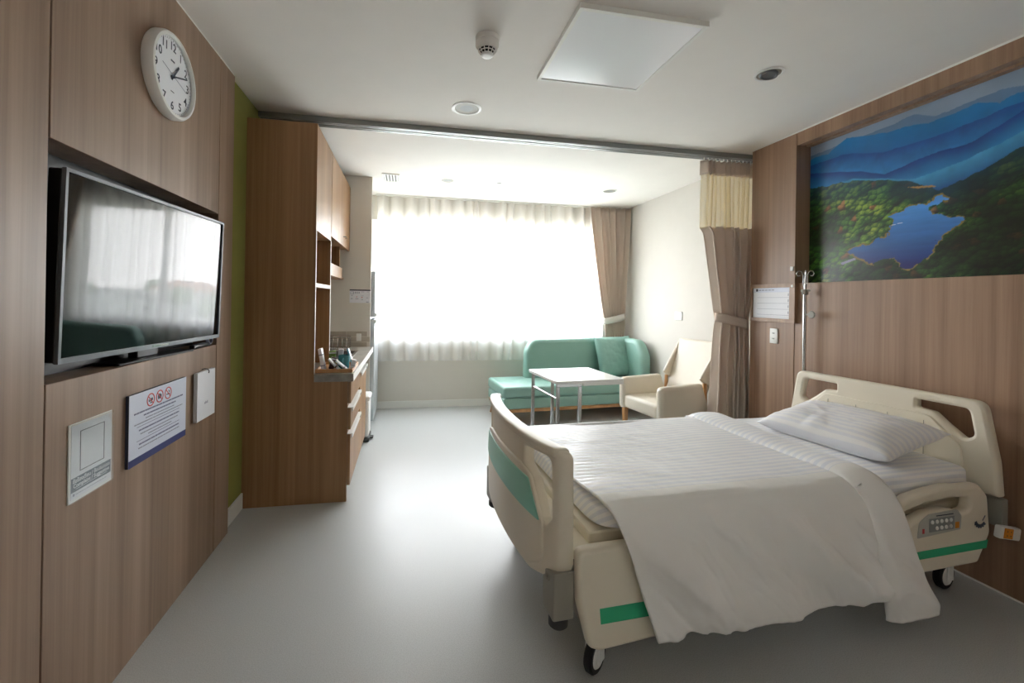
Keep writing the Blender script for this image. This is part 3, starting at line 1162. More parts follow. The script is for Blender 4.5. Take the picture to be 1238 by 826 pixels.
# prohibition board
pb = thing('prohibition_board', 'pale blue rules board with three red prohibition symbols', 'sign', (XL, 1.9, .703))
hw, hh = .196, .256
box('board', (.0, -hw, 0), (.0112, hw, hh), 'ink', pb, .0008, 1)
box('printed_face', (.0112, -hw, 0), (.012, hw, hh), 'paper_b', pb)
rects('navy_band', [(-hw, 0, hw, .026)], 'navy', pb, F_LEFT((.012, 0, 0)), .0006)
rnd = random.Random(3)
for i, x in enumerate((-.060, 0, .060)):
    fm = F_LEFT((.012, x - .008, .216))
    rg = bpy.data.objects.new('prohibition_symbol', None)
    COL.objects.link(rg)
    rg.parent = pb
    bm = bmesh.new()
    add_lathe(bm, [(.0205, 0), (.0205, .0008), (.0248, .0008), (.0248, 0)], 36, fm)
    add_box(bm, (-.0018, -.022, 0), (.0018, .022, .0007), mtx=fm @ Matrix.Rotation(math.radians(45), 4, 'Z'))
    fin('red_ring', bm, 'red', rg)
    if i == 0:      # open hand / person with bottle, drawn simply
        rr = [(-.013, -.006, .004, -.002), (-.013, -.002, -.009, .004), (.002, -.004, .013, .006), (-.004, -.013, .010, -.009)]
    elif i == 1:    # camera
        rr = [(-.012, -.009, .012, .007), (-.004, .007, .004, .011)]
    else:           # cigarette with smoke
        rr = [(-.013, -.006, .008, -.002), (.009, -.006, .013, -.002), (.008, .001, .011, .008), (.003, .004, .006, .012)]
    rects('pictogram', rr, 'ink', rg, fm, .0005)
z = .184
lines = [(.168, .0056, 0), (.110, .0052, 0), (.098, .0038, 1), (.165, .0038, 1), (.150, .0018, 2), (.138, .0052, 0), (.128, .0038, 1), (.080, .0038, 1), (.150, .0018, 2), (.136, .0052, 0), (.140, .0038, 1)]
step = [.0152, .0135, .0115, .0115, .0130, .0145, .0120, .0115, .0130, .0140, .0120]
bars_d, bars_l, rules = [], [], []
for (hl, th, kind), st in zip(lines, step):
    if kind == 2:
        rules.append((-hl + .0, z, hl - .01, z + .0016))
    else:
        x = -hl
        while x < hl:
            l = rnd.uniform(.008, .026)
            (bars_d if kind == 0 else bars_l).append((x, z - th / 2, min(hl, x + l), z + th / 2))
            x += l + rnd.uniform(.0018, .004)
    z -= st
fx = F_LEFT((.012, 0, 0))
rects('main_text_lines', bars_d, 'ink_m', pb, fx)['kind'] = 'stuff'
rects('small_text_lines', bars_l, 'ink_l', pb, fx)['kind'] = 'stuff'
for r_ in rules:
    rects('divider_line', [r_], 'ink_m', pb, fx)

# hanging card
hc = thing('hanging_card', 'small blank white card stack hanging from a hook', 'card', (XL, 2.272, .731))
for k in range(3):
    box('card', (.004 + .006 * k, -.092, .0), (.0085 + .006 * k, .092, .226), 'paper', hc, .0008, 1)
tube('hook', [(.0, -.004, .232), (.012, -.004, .236), (.024, .004, .232), (.026, .012, .222), (.0235, .014, .212)], .0022, 'dgrey', hc, 8)
rects('card_print', [(-.018 + k * .009, .070, -.0125 + k * .009, .078 + (k % 2) * .004) for k in range(4)], 'ink_l', hc, F_LEFT((.0205, 0, 0)))

# ================================================================== KITCHEN
XF = -.578      # front of the upper / tall units
XD = -.349      # drawer fronts
YE1 = 3.44      # end of first unit
CZ0, CZ1 = .777, .826
KT = 2.428     # top of the kitchen units, just under the curtain track
tall = thing('tall_cabinet', 'tall oak cabinet with open white-edged shelves above the counter', 'cabinet', (XG, YC, 0))
ox, oy = XG + .001, YC


def kb(name, lo, hi, m_, par, root, bev=.0, seg=1):
    """box in world coordinates, stored relative to its thing"""
    r = root.location
    return box(name, [lo[i] - r[i] for i in range(3)], [hi[i] - r[i] for i in range(3)], m_, par, bev, seg)


UZ = 1.748     # underside of the upper door of the tall unit
plate('side_panel', [(.001, 0), (-.369 - XG, 0), (-.369 - XG, CZ0 - .001), (XF - XG, CZ0 - .001), (XF - XG, KT), (.001, KT)], [], .018, 'oak', tall, .0006, frame((1, 0, 0), (0, 0, 1), (0, .0095, 0)))
kb('divider', (ox, YE1 - .019, CZ1), (XF, YE1, KT), 'oak', tall, tall, .0008)
kb('edge_band', (XF, YC + .001, CZ1), (XF + .0016, YC + .018, UZ), 'white', tall, tall)
kb('edge_band', (XF, YE1 - .018, CZ1), (XF + .0016, YE1 - .001, UZ), 'white', tall, tall)
kb('back_panel', (ox, YC + .019, CZ1), (ox + .008, YE1 - .019, KT), 'oak', tall, tall)
kb('top_board', (ox + .008, YC + .019, KT - .02), (XF - .019, YE1 - .019, KT), 'oak', tall, tall)
kb('top_box', (ox + .008, YC + .019, UZ), (XF - .019, YE1 - .019, UZ + .02), 'oak', tall, tall)
dr = kb('door', (XF - .019, YC + .0195, UZ), (XF, YE1 - .003, KT - .002), 'oak', tall, tall, .001)
sh = kb('shelf', (ox + .008, YC + .019, 1.385), (XF - .004, YE1 - .019, 1.410), 'oak', tall, tall)
kb('edge_band', (XF - .004, YC + .019, 1.385), (XF - .001, YE1 - .019, 1.410), 'white', sh, tall)

up = thing('wall_cupboard', 'oak wall cupboard with open cubby below its door', 'cupboard', (XG, YE1, 1.5))
YU = YK - .002
UZ2 = 1.80
kb('back_panel', (ox, YE1 + .001, 1.52), (ox + .008, YU, KT), 'oak', up, up)
kb('end_panel', (ox, YU - .019, 1.52), (XF - .10, YU, KT), 'oak', up, up)
kb('bottom_board', (ox, YE1 + .001, 1.50), (XF - .055, YU, 1.52), 'oak', up, up)
kb('front_rail', (XF - .055, YE1 + .001, 1.50), (XF - .035, YU - .25, 1.60), 'oak', up, up, .001)
kb('partition', (ox, YU - .27, 1.52), (XF - .056, YU - .25, UZ2), 'oak', up, up)
kb('top_board', (ox + .008, YE1 + .001, KT - .02), (XF - .02, YU - .019, KT), 'oak', up, up)
kb('cubby_top', (ox + .008, YE1 + .001, UZ2), (XF - .02, YU - .019, UZ2 + .02), 'oak', up, up)
dd = kb('door', (XF - .019, YE1 + .003, UZ2 - .012), (XF, YU, KT - .002), 'oak', up, up, .001)
hnd = bpy.data.objects.new('handle', None)
COL.objects.link(hnd)
hnd.parent = dd
r_ = up.location
bm = bmesh.new()
add_tube(bm, [(XF - r_[0], 4.05 - r_[1], 1.872 - r_[2]), (XF + .022 - r_[0], 4.06 - r_[1], 1.872 - r_[2]), (XF + .022 - r_[0], 4.17 - r_[1], 1.872 - r_[2]), (XF - r_[0], 4.18 - r_[1], 1.872 - r_[2])], .005, 8)
bpy.data.objects.remove(hnd, do_unlink=True)
fin('handle', bm, 'chrome', dd, 40)

bs = thing('base_cabinet', 'oak base cabinet with white lipped drawers under the counter', 'cabinet', (XG, YC, 0))
kb('carcass', (ox, YC + .02, .10), (XD - .02, 3.93, .645), 'oak', bs, bs)
kb('plinth', (ox, YC + .02, 0), (-.40, 3.92, .10), 'white', bs, bs)
for z0, z1 in ((.105, .435), (.465, .605), (.635, .772)):
    d_ = kb('drawer', (XD - .019, YC + .001, z0), (XD, YE1 - .002, z1), 'oak', bs, bs, .001)
    if z1 < .7:
        kb('lip_handle', (XD - .022, YC + .002, z1), (XD + .014, YE1 - .005, z1 + .006), 'wgloss', d_, bs)
        kb('lip_handle', (XD + .009, YC + .002, z1 - .022), (XD + .014, YE1 - .005, z1), 'wgloss', d_, bs)
        kb('lip_slot', (XD + .0141, YE1 - .10, z1 - .017), (XD + .0148, YE1 - .04, z1 - .004), 'black', d_, bs)
d_ = kb('drawer', (XD - .019, YE1 + .002, .105), (XD, 3.93, .735), 'oak', bs, bs, .001)
kb('lip_handle', (XD - .022, YE1 + .002, .735), (XD + .014, 3.93, .741), 'wgloss', d_, bs)
kb('lip_handle', (XD + .009, YE1 + .002, .713), (XD + .014, 3.93, .735), 'wgloss', d_, bs)
kb('lip_slot', (XD + .0141, 3.80, .717), (XD + .0148, 3.88, .731), 'black', d_, bs)

ct = thing('countertop', 'grey stone countertop with inset sink beside the tall cabinet', 'countertop', (XG, YC, CZ0))
SY0, SY1, SX0, SX1 = 3.62, 4.12, -.86, -.46
XCF = -.336
for nm, lo, hi in (('slab', (ox, YC + .0195, CZ0), (XCF, SY0, CZ1)), ('slab', (XF + .0018, YC - .004, CZ0), (XCF, YC + .0195, CZ1)), ('slab', (ox, SY1, CZ0), (XCF, YK - .009, CZ1)),
                   ('slab', (ox, SY0, CZ0), (SX0, SY1, CZ1)), ('slab', (SX1, SY0, CZ0), (XCF, SY1, CZ1))):
    kb(nm, lo, hi, 'counter', ct, ct)
kb('front_edge', (XCF, YC - .003, CZ0), (XCF + .002, YK - .009, CZ1), 'white', ct, ct)
bm = bmesh.new()
rx = ct.location
L = lambda x, y, z: (x - rx[0], y - rx[1], z - rx[2])
add_box(bm, L(SX0 + .002, SY0 + .002, CZ1 - .17), L(SX1 - .002, SY1 - .002, CZ1 - .165))
for lo, hi in (((SX0 - .02, SY0 - .02, CZ1), (SX0 + .006, SY1 + .02, CZ1 + .003)), ((SX1 - .006, SY0 - .02, CZ1), (SX1 + .02, SY1 + .02, CZ1 + .003)),
               ((SX0 + .006, SY0 - .02, CZ1), (SX1 - .006, SY0 + .006, CZ1 + .003)), ((SX0 + .006, SY1 - .006, CZ1), (SX1 - .006, SY1 + .02, CZ1 + .003)),
               ((SX0, SY0 + .001, CZ1 - .165), (SX0 + .004, SY1 - .001, CZ1)), ((SX1 - .004, SY0 + .001, CZ1 - .165), (SX1, SY1 - .001, CZ1)),
               ((SX0 + .004, SY0, CZ1 - .165), (SX1 - .004, SY0 + .004, CZ1)), ((SX0 + .004, SY1 - .004, CZ1 - .165), (SX1 - .004, SY1, CZ1))):
    add_box(bm, L(*lo), L(*hi))
fin('sink_bowl', bm, 'steel', ct)
tube('tap', [L(-.90, 3.87, CZ1), L(-.90, 3.87, CZ1 + .2), L(-.885, 3.87, CZ1 + .235), L(-.84, 3.87, CZ1 + .25), L(-.78, 3.87, CZ1 + .235), L(-.765, 3.87, CZ1 + .20)], .011, 'chrome', ct, 12)

# dish rack by the end wall
rk = thing('dish_rack', 'chrome wire dish rack on the counter by the tiles', 'dish rack', (-.72, 4.34, CZ1))
for y in (-.12, .12):
    tube('rail', [(-.16, y, .004), (.17, y, .004)], .003, 'chrome', rk, 6)
    tube('rail', [(-.16, y, .11), (.17, y, .11)], .003, 'chrome', rk, 6)
for k in range(9):
    x = -.16 + k * .041
    tube('wire', [(x, -.12, .11), (x, -.12, .004), (x, .12, .004), (x, .12, .11)], .0025, 'chrome', rk, 6)

# tray with supplies
ty = thing('wooden_tray', 'shallow wooden tray of supplies at the counter end', 'tray', (-.465, 3.075, CZ1))
box('base', (-.115, -.14, 0), (.118, .20, .008), 'oak_solid', ty, .002, 1)
for lo, hi in (((-.115, -.14, .008), (.118, -.130, .024)), ((-.115, .19, .008), (.118, .20, .024)), ((-.115, -.130, .008), (-.105, .19, .024)), ((.108, -.130, .008), (.118, .19, .024))):
    box('rim', lo, hi, 'oak_solid', ty, .001, 1)
TZ = CZ1 + .009


def packet(name, label, cat, x, y, size, rot, tiltx, m_, stripes=()):
    p = thing(name, label, cat, (x, y, TZ), rot)
    w_, d_, h_ = size
    mt = Matrix.Rotation(tiltx, 4, 'Y')
    lift = max(0, math.sin(abs(tiltx)) * w_ / 2)
    mt = Matrix.Translation((0, 0, lift)) @ mt
    box('pack', (-w_ / 2, -d_ / 2, 0), (w_ / 2, d_ / 2, h_), m_, p, min(w_, d_) * .12, 2, mt)
    for z0, z1, ms in stripes:
        box('print_band', (-w_ / 2 - .0006, -d_ / 2 - .0006, z0), (w_ / 2 + .0006, d_ / 2 + .0006, z1), ms, p, 0, 1, mt)
    return p


packet('carton', 'tall white carton leaning in the wooden tray', 'carton', -.535, 2.99, (.022, .06, .145), .0, -.18, 'paper', ((.03, .036, 'ink_l'), (.10, .108, 'ink_l')))
packet('tea_box', 'green tea box standing in the wooden tray', 'tea box', -.500, 3.10, (.045, .05, .115), .2, 0., 'sachet_g', ((.10, .108, 'paper'),))
packet('tissue_pack', 'white and pale blue packet in the wooden tray', 'packet', -.455, 3.13, (.035, .04, .125), .1, .05, 'paper', ((.02, .05, 'sachet_b'),))
packet('coffee_sachet', 'maroon coffee sachet with white edge in the tray', 'sachet', -.497, 3.022, (.032, .05, .080), .2, .25, 'sachet_d', ((.066, .074, 'paper'),))
packet('sugar_sachet', 'slim white sachet tilted against the maroon sachet', 'sachet', -.430, 2.962, (.010, .05, .105), .0, -.75, 'paper', ((.03, .04, 'sachet_d'),))
packet('creamer_sachet', 'slim white sachet tilted in front of the teal mug', 'sachet', -.385, 2.975, (.010, .055, .095), .0, -.85, 'paper', ((.02, .03, 'ink_l'),))
packet('toothbrush_pack', 'tall pale blue toothbrush packet beside the teal mug', 'packet', -.366, 3.135, (.012, .05, .130), .0, -.30, 'sachet_b', ((.05, .09, 'paper'),))
packet('soap_pack', 'small white soap packet at the tray corner', 'packet', -.362, 3.03, (.030, .04, .062), .1, .22, 'paper', ((.02, .026, 'ink_l'),))
mg = thing('mug', 'glossy teal mug standing in the wooden tray', 'mug', (-.42, 3.07, TZ))
lathe('cup', [(0, 0), (.032, 0), (.036, .01), (.037, .09), (.034, .09), (.032, .012), (0, .010)], 'glassblue', mg, 28)
tube('ear', [(0, -.035, .072), (0, -.058, .068), (0, -.064, .045), (0, -.054, .024), (0, -.034, .02)], .0045, 'glassblue', mg, 8)

# end wall: tips sheet and socket
ns = thing('instruction_sheet', 'paper sheet with dark header on the kitchen end wall', 'notice', (-.47, YK, 1.27))
box('sheet', (-.102, -.0015, 0), (.102, 0, .135), 'paper', ns)
fb_ = F_BACK((0, -.0015, 0))
rects('header_bar', [(-.102, .123, .102, .135)], 'ink', ns, fb_)
rects('drawing_outline', [(-.094, .088, -.091, .114), (-.068, .088, -.062, .114), (-.094, .111, -.062, .114), (-.094, .088, -.062, .091)], 'ink_l', ns, fb_)
rects('grey_print', [(-.05 + k * .018, .094, -.042 + k * .018, .114) for k in range(3)] + [(.01, .110, .04, .114), (.065, .110, .085, .113), (-.088, .072, -.07, .076), (-.09, .04, -.072, .046),
      (-.045, .04, -.015, .045), (.01, .07, .035, .073), (.012, .03, .03, .034), (.06, .006, .085, .013), (.06, .05, .08, .054)], 'ink_l', ns, fb_)
rects('red_print', [(-.035, .056, -.03, .066), (.014, .052, .024, .060)], 'red', ns, fb_)
sk = thing('wall_socket', 'white wall socket set in the kitchen tiles', 'socket', (-.475, YK - .008, .885))
box('plate', (-.024, -.008, 0), (.024, 0, .075), 'wgloss', sk, .002, 1)
box('rocker', (-.012, -.011, .02), (.012, -.008, .055), 'white', sk, .001, 1)

# fridge and bin
fg = thing('refrigerator', 'tall silver two-door refrigerator beside the window curtain', 'refrigerator', (-.66, 4.86, 0))
box('body', (-.32, -.30, .03), (.285, .30, 1.60), 'fridge', fg, .006, 1)
box('lower_door', (.288, -.30, .05), (.335, .30, 1.10), 'fridge', fg, .010, 2)
box('upper_door', (.288, -.30, 1.125), (.335, .30, 1.60), 'fridge', fg, .010, 2)
box('door_grip', (.335, -.295, 1.06), (.350, -.27, 1.099), 'white', fg, .003, 1)
box('door_grip', (.335, -.295, 1.126), (.350, -.27, 1.165), 'white', fg, .003, 1)
for sx in (-.26, .24):
    for sy in (-.25, .25):
        lathe('foot', [(0, 0), (.02, 0), (.02, .03), (0, .03)], 'dgrey', fg, 12, Matrix.Translation((sx, sy, 0)))
bn = thing('pedal_bin', 'white pedal bin with grey base under the counter', 'bin', (-.455, 4.17, 0))
box('base', (-.13, -.12, 0), (.13, .12, .04), 'dgrey', bn, .01, 2)
box('bucket', (-.125, -.115, .04), (.125, .115, .37), 'wgloss', bn, .02, 3)
box('lid', (-.13, -.12, .372), (.135, .12, .42), 'wgloss', bn, .018, 3)
box('pedal', (.13, -.03, .008), (.16, .03, .022), 'dgrey', bn, .004, 1)

# ================================================================== SITTING AREA
# sofa
sf = thing('sofa', 'teal corner sofa with rounded backs and oak legs', 'sofa', (1.01, 4.37, 0), math.radians(4.6))
SW, SD = 1.80, .635
ap = box('apron', (.012, .012, .130), (SW - .012, SD - .012, .168), 'oak_solid', sf, .006, 1)
box('base_cushion', (0, 0, .168), (SW, SD, .285), 'teal', sf, .022, 3)
box('seat_cushion', (-.004, -.006, .287), (SW, SD, .405), 'teal', sf, .030, 4)
for x, sx in ((.06, -1), (SW - .06, 1)):
    for y, sy in ((.06, -1), (SD - .06, 1)):
        bm = bmesh.new()
        add_tube(bm, [(x, y, .14), (x + sx * .035, y + sy * .012, 0)], [.021, .012], 12)
        fin('leg', bm, 'oak_solid', sf, 50)
bk = fillet([(.42, .36, .01), (.425, .72, .14), (.50, .86, .16), (SW - .02, .875, .03), (SW, .36, .01)], 10)
plate('backrest', bk, [], .15, 'teal', sf, .045, frame((1, 0, 0), (0, 0, 1), (0, SD - .078, 0)), smooth=60)
ar = fillet([(.02, .36, .01), (.02, .70, .14), (.14, .875, .16), (SD - .16, .875, .03), (SD - .16, .36, .01)], 10)
plate('side_backrest', ar, [], .13, 'teal', sf, .045, frame((0, 1, 0), (0, 0, 1), (SW - .066, 0, 0)), smooth=60)
cu_ = thing('throw_cushion', 'square teal throw cushion leaning in the sofa corner', 'cushion', (2.52, 4.86, .405))
cm = Matrix.Translation((0, .02, .245)) @ Matrix.Rotation(math.radians(8), 4, 'Z') @ Matrix.Rotation(math.radians(74), 4, 'X') @ Matrix.Rotation(math.radians(2), 4, 'Z')
cushion_obj('cover', 40, .52, .50, .16, 'teal_c', cu_, cm, 12, .007, .10)

# white table on steel legs
tb = thing('side_table', 'white square table on steel legs by the sofa', 'table', (1.13, 3.12, 0), math.radians(5))
plate('tabletop', fillet([(0, 0, .03), (.60, 0, .03), (.60, .60, .03), (0, .60, .03)]), [], .024, 'wgloss', tb, .004, Matrix.Translation((0, 0, .690)))
lx = (.028, .215)
ly = (.03, .545)
for x in lx:
    for y in ly:
        box('leg', (x - .012, y - .012, 0), (x + .012, y + .012, .652), 'steel', tb, .002, 1)
for y in ly:
    box('top_bar', (lx[0] - .012, y - .012, .652), (lx[1] + .012, y + .012, .677), 'steel', tb, .002, 1)
for x in lx[:1]:
    tube('side_bar', [(x, ly[0] + .011, .56), (x, ly[1] - .011, .56)], .008, 'steel', tb, 10)
box('slide_rail', (.24, .02, .655), (.60, .045, .677), 'white', tb, .002, 1)
box('slide_rail', (.24, .555, .655), (.60, .58, .677), 'white', tb, .002, 1)

# armchair: local +x is the way it faces
ch = thing('armchair', 'cream upholstered armchair with oak legs in front of the sofa', 'armchair', (2.345, 3.585, 0), math.radians(180 + 8))
CW = .295   # half width
box('seat', (-.22, -CW + .065, .315), (.275, CW - .065, .445), 'cream', ch, .035, 4)
for s in (-1, 1):
    out = fillet([(.285, .31, .03), (.29, .60, .06), (-.16, .615, .03), (-.27, .30, .03)], 8)
    plate('armrest', out, [], .075, 'cream', ch, .028, frame((1, 0, 0), (0, 0, 1), (0, s * (CW - .038), 0)), smooth=60)
lean = math.radians(20)
Bm = Matrix.Translation((-.215, 0, .40)) @ Matrix.Rotation(-lean, 4, 'Y')
bo = fillet([(-CW + .075, 0, .02), (CW - .075, 0, .02), (CW - .055, .60, .035), (-CW + .055, .60, .035)], 6)
plate('backrest', bo, [], .07, 'cream', ch, .022, Bm @ frame((0, 1, 0), (0, 0, 1), (0, 0, 0)), smooth=60)
for s in (-1, 1):
    wv = [(-.03, .17), (.115, .215), (.02, .60), (-.03, .60)]
    # wing: in the plane of the chair side, tapering up to the top corner
    plate('wing', fillet([(x, y, .015) for x, y in wv], 4), [], .03, 'cream', ch, .011,
          Bm @ Matrix.Translation((0, s * (CW - .058), 0)) @ Matrix.Rotation(s * math.radians(-6), 4, 'Z') @ frame((1, 0, 0), (0, 0, 1)), smooth=60)
    p0 = Bm @ Vector((.055, s * (CW - .058), .20))
    tube('back_post', [p0, (-.235, s * (CW - .05), .35), (-.275, s * (CW - .055), .20)], [.017, .019, .018], 'oak_solid', ch, 10)
    bm = bmesh.new()
    add_tube(bm, [(-.275, s * (CW - .055), .22), (-.305, s * (CW - .045), 0)], [.019, .013], 10)
    fin('leg', bm, 'oak_solid', ch, 50)
    bm = bmesh.new()
    add_box(bm, (-.024, -.022, 0), (.024, .022, .325), .004, 1)
    for v in bm.verts:
        k = 1 - .45 * (1 - v.co.z / .325)
        v.co.x *= k
        v.co.y *= k
    bmesh.ops.translate(bm, vec=(.235, s * (CW - .04), 0), verts=bm.verts)
    fin('leg', bm, 'oak_solid', ch, 40)


# ================================================================== CURTAINS
def curtain(name, parent, material, xl, xr, z0, z1, n, amp, nz=24, seed=0, per=10, drift=.0, y0=0., ampz=None, thick=0.):
    """pleated cloth; xl, xr: functions of z (local x), n folds"""
    ns = n * per + 1
    s = np.linspace(0, 1, ns)
    z = np.linspace(z0, z1, nz)
    r = np.random.default_rng(seed)
    jit = np.interp(s, np.linspace(0, 1, n + 1), r.uniform(-.35, .35, n + 1))
    ja = np.interp(s, np.linspace(0, 1, n + 1), r.uniform(.6, 1.25, n + 1))
    Sg, Zg = np.meshgrid(s, z, indexing='ij')
    Lf = np.vectorize(xl)(Zg)
    Rt = np.vectorize(xr)(Zg)
    ph = 2 * PI * (n * Sg + jit[:, None]) + drift * (Zg - z1) * np.sin(5 * Sg)
    az = 1.0 if ampz is None else np.vectorize(ampz)(Zg)
    w_ = np.sin(ph)
    X = Lf + (Rt - Lf) * Sg + .25 * amp * az * np.sin(2 * ph) * .6
    Y = y0 + amp * ja[:, None] * az * (np.sign(w_) * np.abs(w_) ** .8) + .006 * np.sin(7 * Zg + 9 * Sg)
    P = np.stack([X, Y, Zg], -1)
    o = grid_obj(name, P, material, parent)
    if thick:
        md = o.modifiers.new('thickness', 'SOLIDIFY')
        md.thickness = thick
    return o


# sheer over the window
YS1 = YW - .050
sc = thing('sheer_curtain', 'long white sheer curtain hanging across the window', 'curtain', (1.0, YS1, .575))
curtain('voile', sc, 'sheer', lambda z: -1.37, lambda z: .30, 0, HC - .575 - .012, 12, .026, 20, 5, 14, .6)
curtain('voile', sc, 'sheer', lambda z: .28, lambda z: 1.62, .0, HC - .575 - .012, 10, .026, 20, 6, 14, .6, y0=.004)
box('curtain_rail', (-1.38, -.03, HC - .575 - .012), (1.85, .03, HC - .575 - .001), 'white', sc)

# taupe drape tied back at the corner
dp = thing('window_drape', 'taupe window drape tied back beside the cream wall', 'curtain', (2.58, YW - .114, .06))


def pinch(z, zt, za, wt, wa, wb, zb):
    if z >= za:
        q = (z - za) / (zt - za)
        q = q ** .75
        return wa + (wt - wa) * q
    q = (za - z) / (za - zb)
    return wa + (wb - wa) * min(1, q) ** .6


dl = lambda z: pinch(z, HC - .07, 1.04, -.29, -.065, -.04, 0)
drr = lambda z: pinch(z, HC - .07, 1.04, .262, .195, .22, 0)
curtain('cloth', dp, 'taupe', dl, drr, 0, HC - .075, 8, .034, 40, 8, 16, .4, ampz=lambda z: (.8 + .2 * abs(z - 1.04)) if z > .85 else .45, thick=.002)


def band(name, parent, material, x0, x1, zc, ry, h, y0=0., lift=(0, 0), thick=.006):
    """tieback: flattened elliptical strap"""
    a_ = np.linspace(0, 2 * PI, 49)
    zz = np.array([-h / 2, -h / 6, h / 6, h / 2])
    A, Zg = np.meshgrid(a_, zz, indexing='ij')
    X = (x0 + x1) / 2 + (x1 - x0) / 2 * np.cos(A)
    q = (np.cos(A) + 1) / 2
    P = np.stack([X, y0 + ry * np.sin(A), zc + Zg + lift[0] * (1 - q) + lift[1] * q], -1)
    o = grid_obj(name, P, material, parent)
    md = o.modifiers.new('thickness', 'SOLIDIFY')
    md.thickness = thick
    return o


band('tieback', dp, 'taupe_l', -.085, .215, 1.025, .050, .085, 0, (-.02, .05))

# privacy curtain on the ceiling track
tr = thing('curtain_track', 'grey aluminium double curtain track across the ceiling', 'curtain track', (0, 3.126, HC))
for dy in (-.028, .028):
    box('rail', (XG + .002, dy - .022, -.038), (XW - .002, dy + .022, 0), 'grey_metal', tr, .003, 1)
for dy in (-.028, .028):
    box('slot', (XG + .01, dy - .004, -.0388), (XW - .01, dy + .004, -.0378), 'dgrey', tr)
pc = thing('privacy_curtain', 'taupe privacy curtain with cream net top tied by the wall', 'curtain', (2.60, 3.126, .03))
zt, zm, zb_ = 2.462, 2.345, 1.915
xl_top, xr_top = -.245, .235
cl = lambda z: pinch(z, zb_ - .03, 1.15, -.20, -.075, -.155, 0) if z < zb_ else -.235
cr_ = lambda z: pinch(z, zb_ - .03, 1.15, .232, .185, .225, 0) if z < zb_ else .235
curtain('header', pc, 'taupe', lambda z: xl_top, lambda z: xr_top, zm, zt, 11, .030, 6, 14, 12, 0, thick=.002)
curtain('net', pc, 'net', lambda z: xl_top + .01, lambda z: xr_top, zb_ - .01, zm + .01, 11, .028, 14, 14, 12, 0)
curtain('cloth', pc, 'taupe', cl, cr_, 0, zb_, 6, .050, 44, 15, 22, .4, ampz=lambda z: .8 + .25 * min(1, abs(z - 1.15)), thick=.003)
band('tieback', pc, 'taupe', -.098, .205, 1.13, .068, .075, 0, (.045, -.02))
for k in range(13):
    x = xl_top + .02 + k * (xr_top - xl_top - .04) / 12
    tube('glider', [(x, 0, zt - .01), (x, 0, zt + .022)], .004, 'wgloss', pc, 6)

# ================================================================== CEILING OBJECTS
LT = .024
lp = thing('ceiling_light_panel', 'square white light panel fixed to the ceiling', 'ceiling light', (.9816, 1.965, HC))
hs = .30
bm = bmesh.new()
for lo, hi in (((-hs, -hs, -LT), (hs, -hs + .018, 0)), ((-hs, hs - .018, -LT), (hs, hs, 0)), ((-hs, -hs + .018, -LT), (-hs + .018, hs - .018, 0)), ((hs - .018, -hs + .018, -LT), (hs, hs - .018, 0))):
    add_box(bm, lo, hi)
fin('frame', bm, 'white', lp)
box('diffuser', (-hs + .018, -hs + .018, -LT + .004), (hs - .018, hs - .018, -LT + .010), 'diffuser', lp)

sd = thing('smoke_detector', 'round smoke detector with slotted nose on the ceiling', 'smoke detector', (.352, 1.985, HC))
lathe('base', [(.0, 0), (.056, 0), (.056, -.020), (.054, -.022), (0, -.022)], 'ceiling', sd, 32)
lathe('body', [(.0, -.0225), (.054, -.0225), (.055, -.040), (.046, -.058), (0, -.058)], 'ceiling', sd, 32)
lathe('grille', [(0, -.0585), (.038, -.0585), (.028, -.078), (0, -.078)], 'black', sd, 32)
for k in range(12):
    an = 2 * PI * k / 12
    bm = bmesh.new()
    add_tube(bm, [(.044 * math.cos(an), .044 * math.sin(an), -.0575), (.029 * math.cos(an), .029 * math.sin(an), -.080)], .0022, 6)
    fin('rib', bm, 'ceiling', sd)
lathe('ring', [(.034, -.0665), (.0365, -.0665), (.0365, -.0695), (.033, -.0695)], 'ceiling', sd, 32)
lathe('nose', [(.029, -.078), (.030, -.083), (.024, -.088), (.018, -.089), (0, -.089)], 'wgloss', sd, 28)


def downlight(x, y, r, label, gimbal=False, group=None):
    d_ = thing('downlight', label, 'downlight', (x, y, HC), 0, group)
    lathe('trim_ring', [(r * .80, -.002), (r * .86, -.006), (r, -.004), (r, 0)], 'wgloss', d_, 40)
    if gimbal:
        lathe('well', [(r * .80, -.002), (r * .74, -.001), (0, -.001)], 'greyp', d_, 40)
        mt = Matrix.Rotation(math.radians(12), 4, 'Y')
        lathe('lamp_head', [(r * .62, -.001), (r * .60, -.010), (r * .50, -.012), (r * .44, -.006), (0, -.005)], 'silver', d_, 32, mt)
    else:
        lathe('reflector', [(r * .82, -.002), (r * .70, -.0012), (0, -.0010)], 'greyp', d_, 40)
        lathe('lamp_glass', [(r * .45, -.0022), (0, -.0026)], 'padgrey', d_, 32)
    return d_


downlight(.357, 2.742, .095, 'large round recessed downlight between smoke detector and curtain track')
downlight(1.885, 1.978, .072, 'tilting spot downlight near the bed-head wall', True)
downlight(.39, 4.434, .083, 'round downlight between the ceiling vent and the sprinkler')
downlight(2.19, 4.43, .083, 'round downlight above the sofa near the window drape')
sp_ = thing('sprinkler', 'small chrome fire sprinkler on the sitting area ceiling', 'sprinkler', (.931, 4.43, HC))
lathe('escutcheon', [(.030, 0), (.030, -.004), (.012, -.010), (0, -.010)], 'wgloss', sp_, 24)
tube('stem', [(0, 0, -.010), (0, 0, -.045)], .006, 'chrome', sp_, 10)
lathe('deflector', [(0, -.045), (.020, -.045), (.020, -.048), (0, -.048)], 'chrome', sp_, 16)
av = thing('ceiling_vent', 'small white ceiling vent with dark slots near the kitchen', 'vent', (-.18, 4.47, HC))
bm = bmesh.new()
add_box(bm, (-.085, -.14, -.010), (.085, -.125, 0))
add_box(bm, (-.085, .125, -.010), (.085, .14, 0))
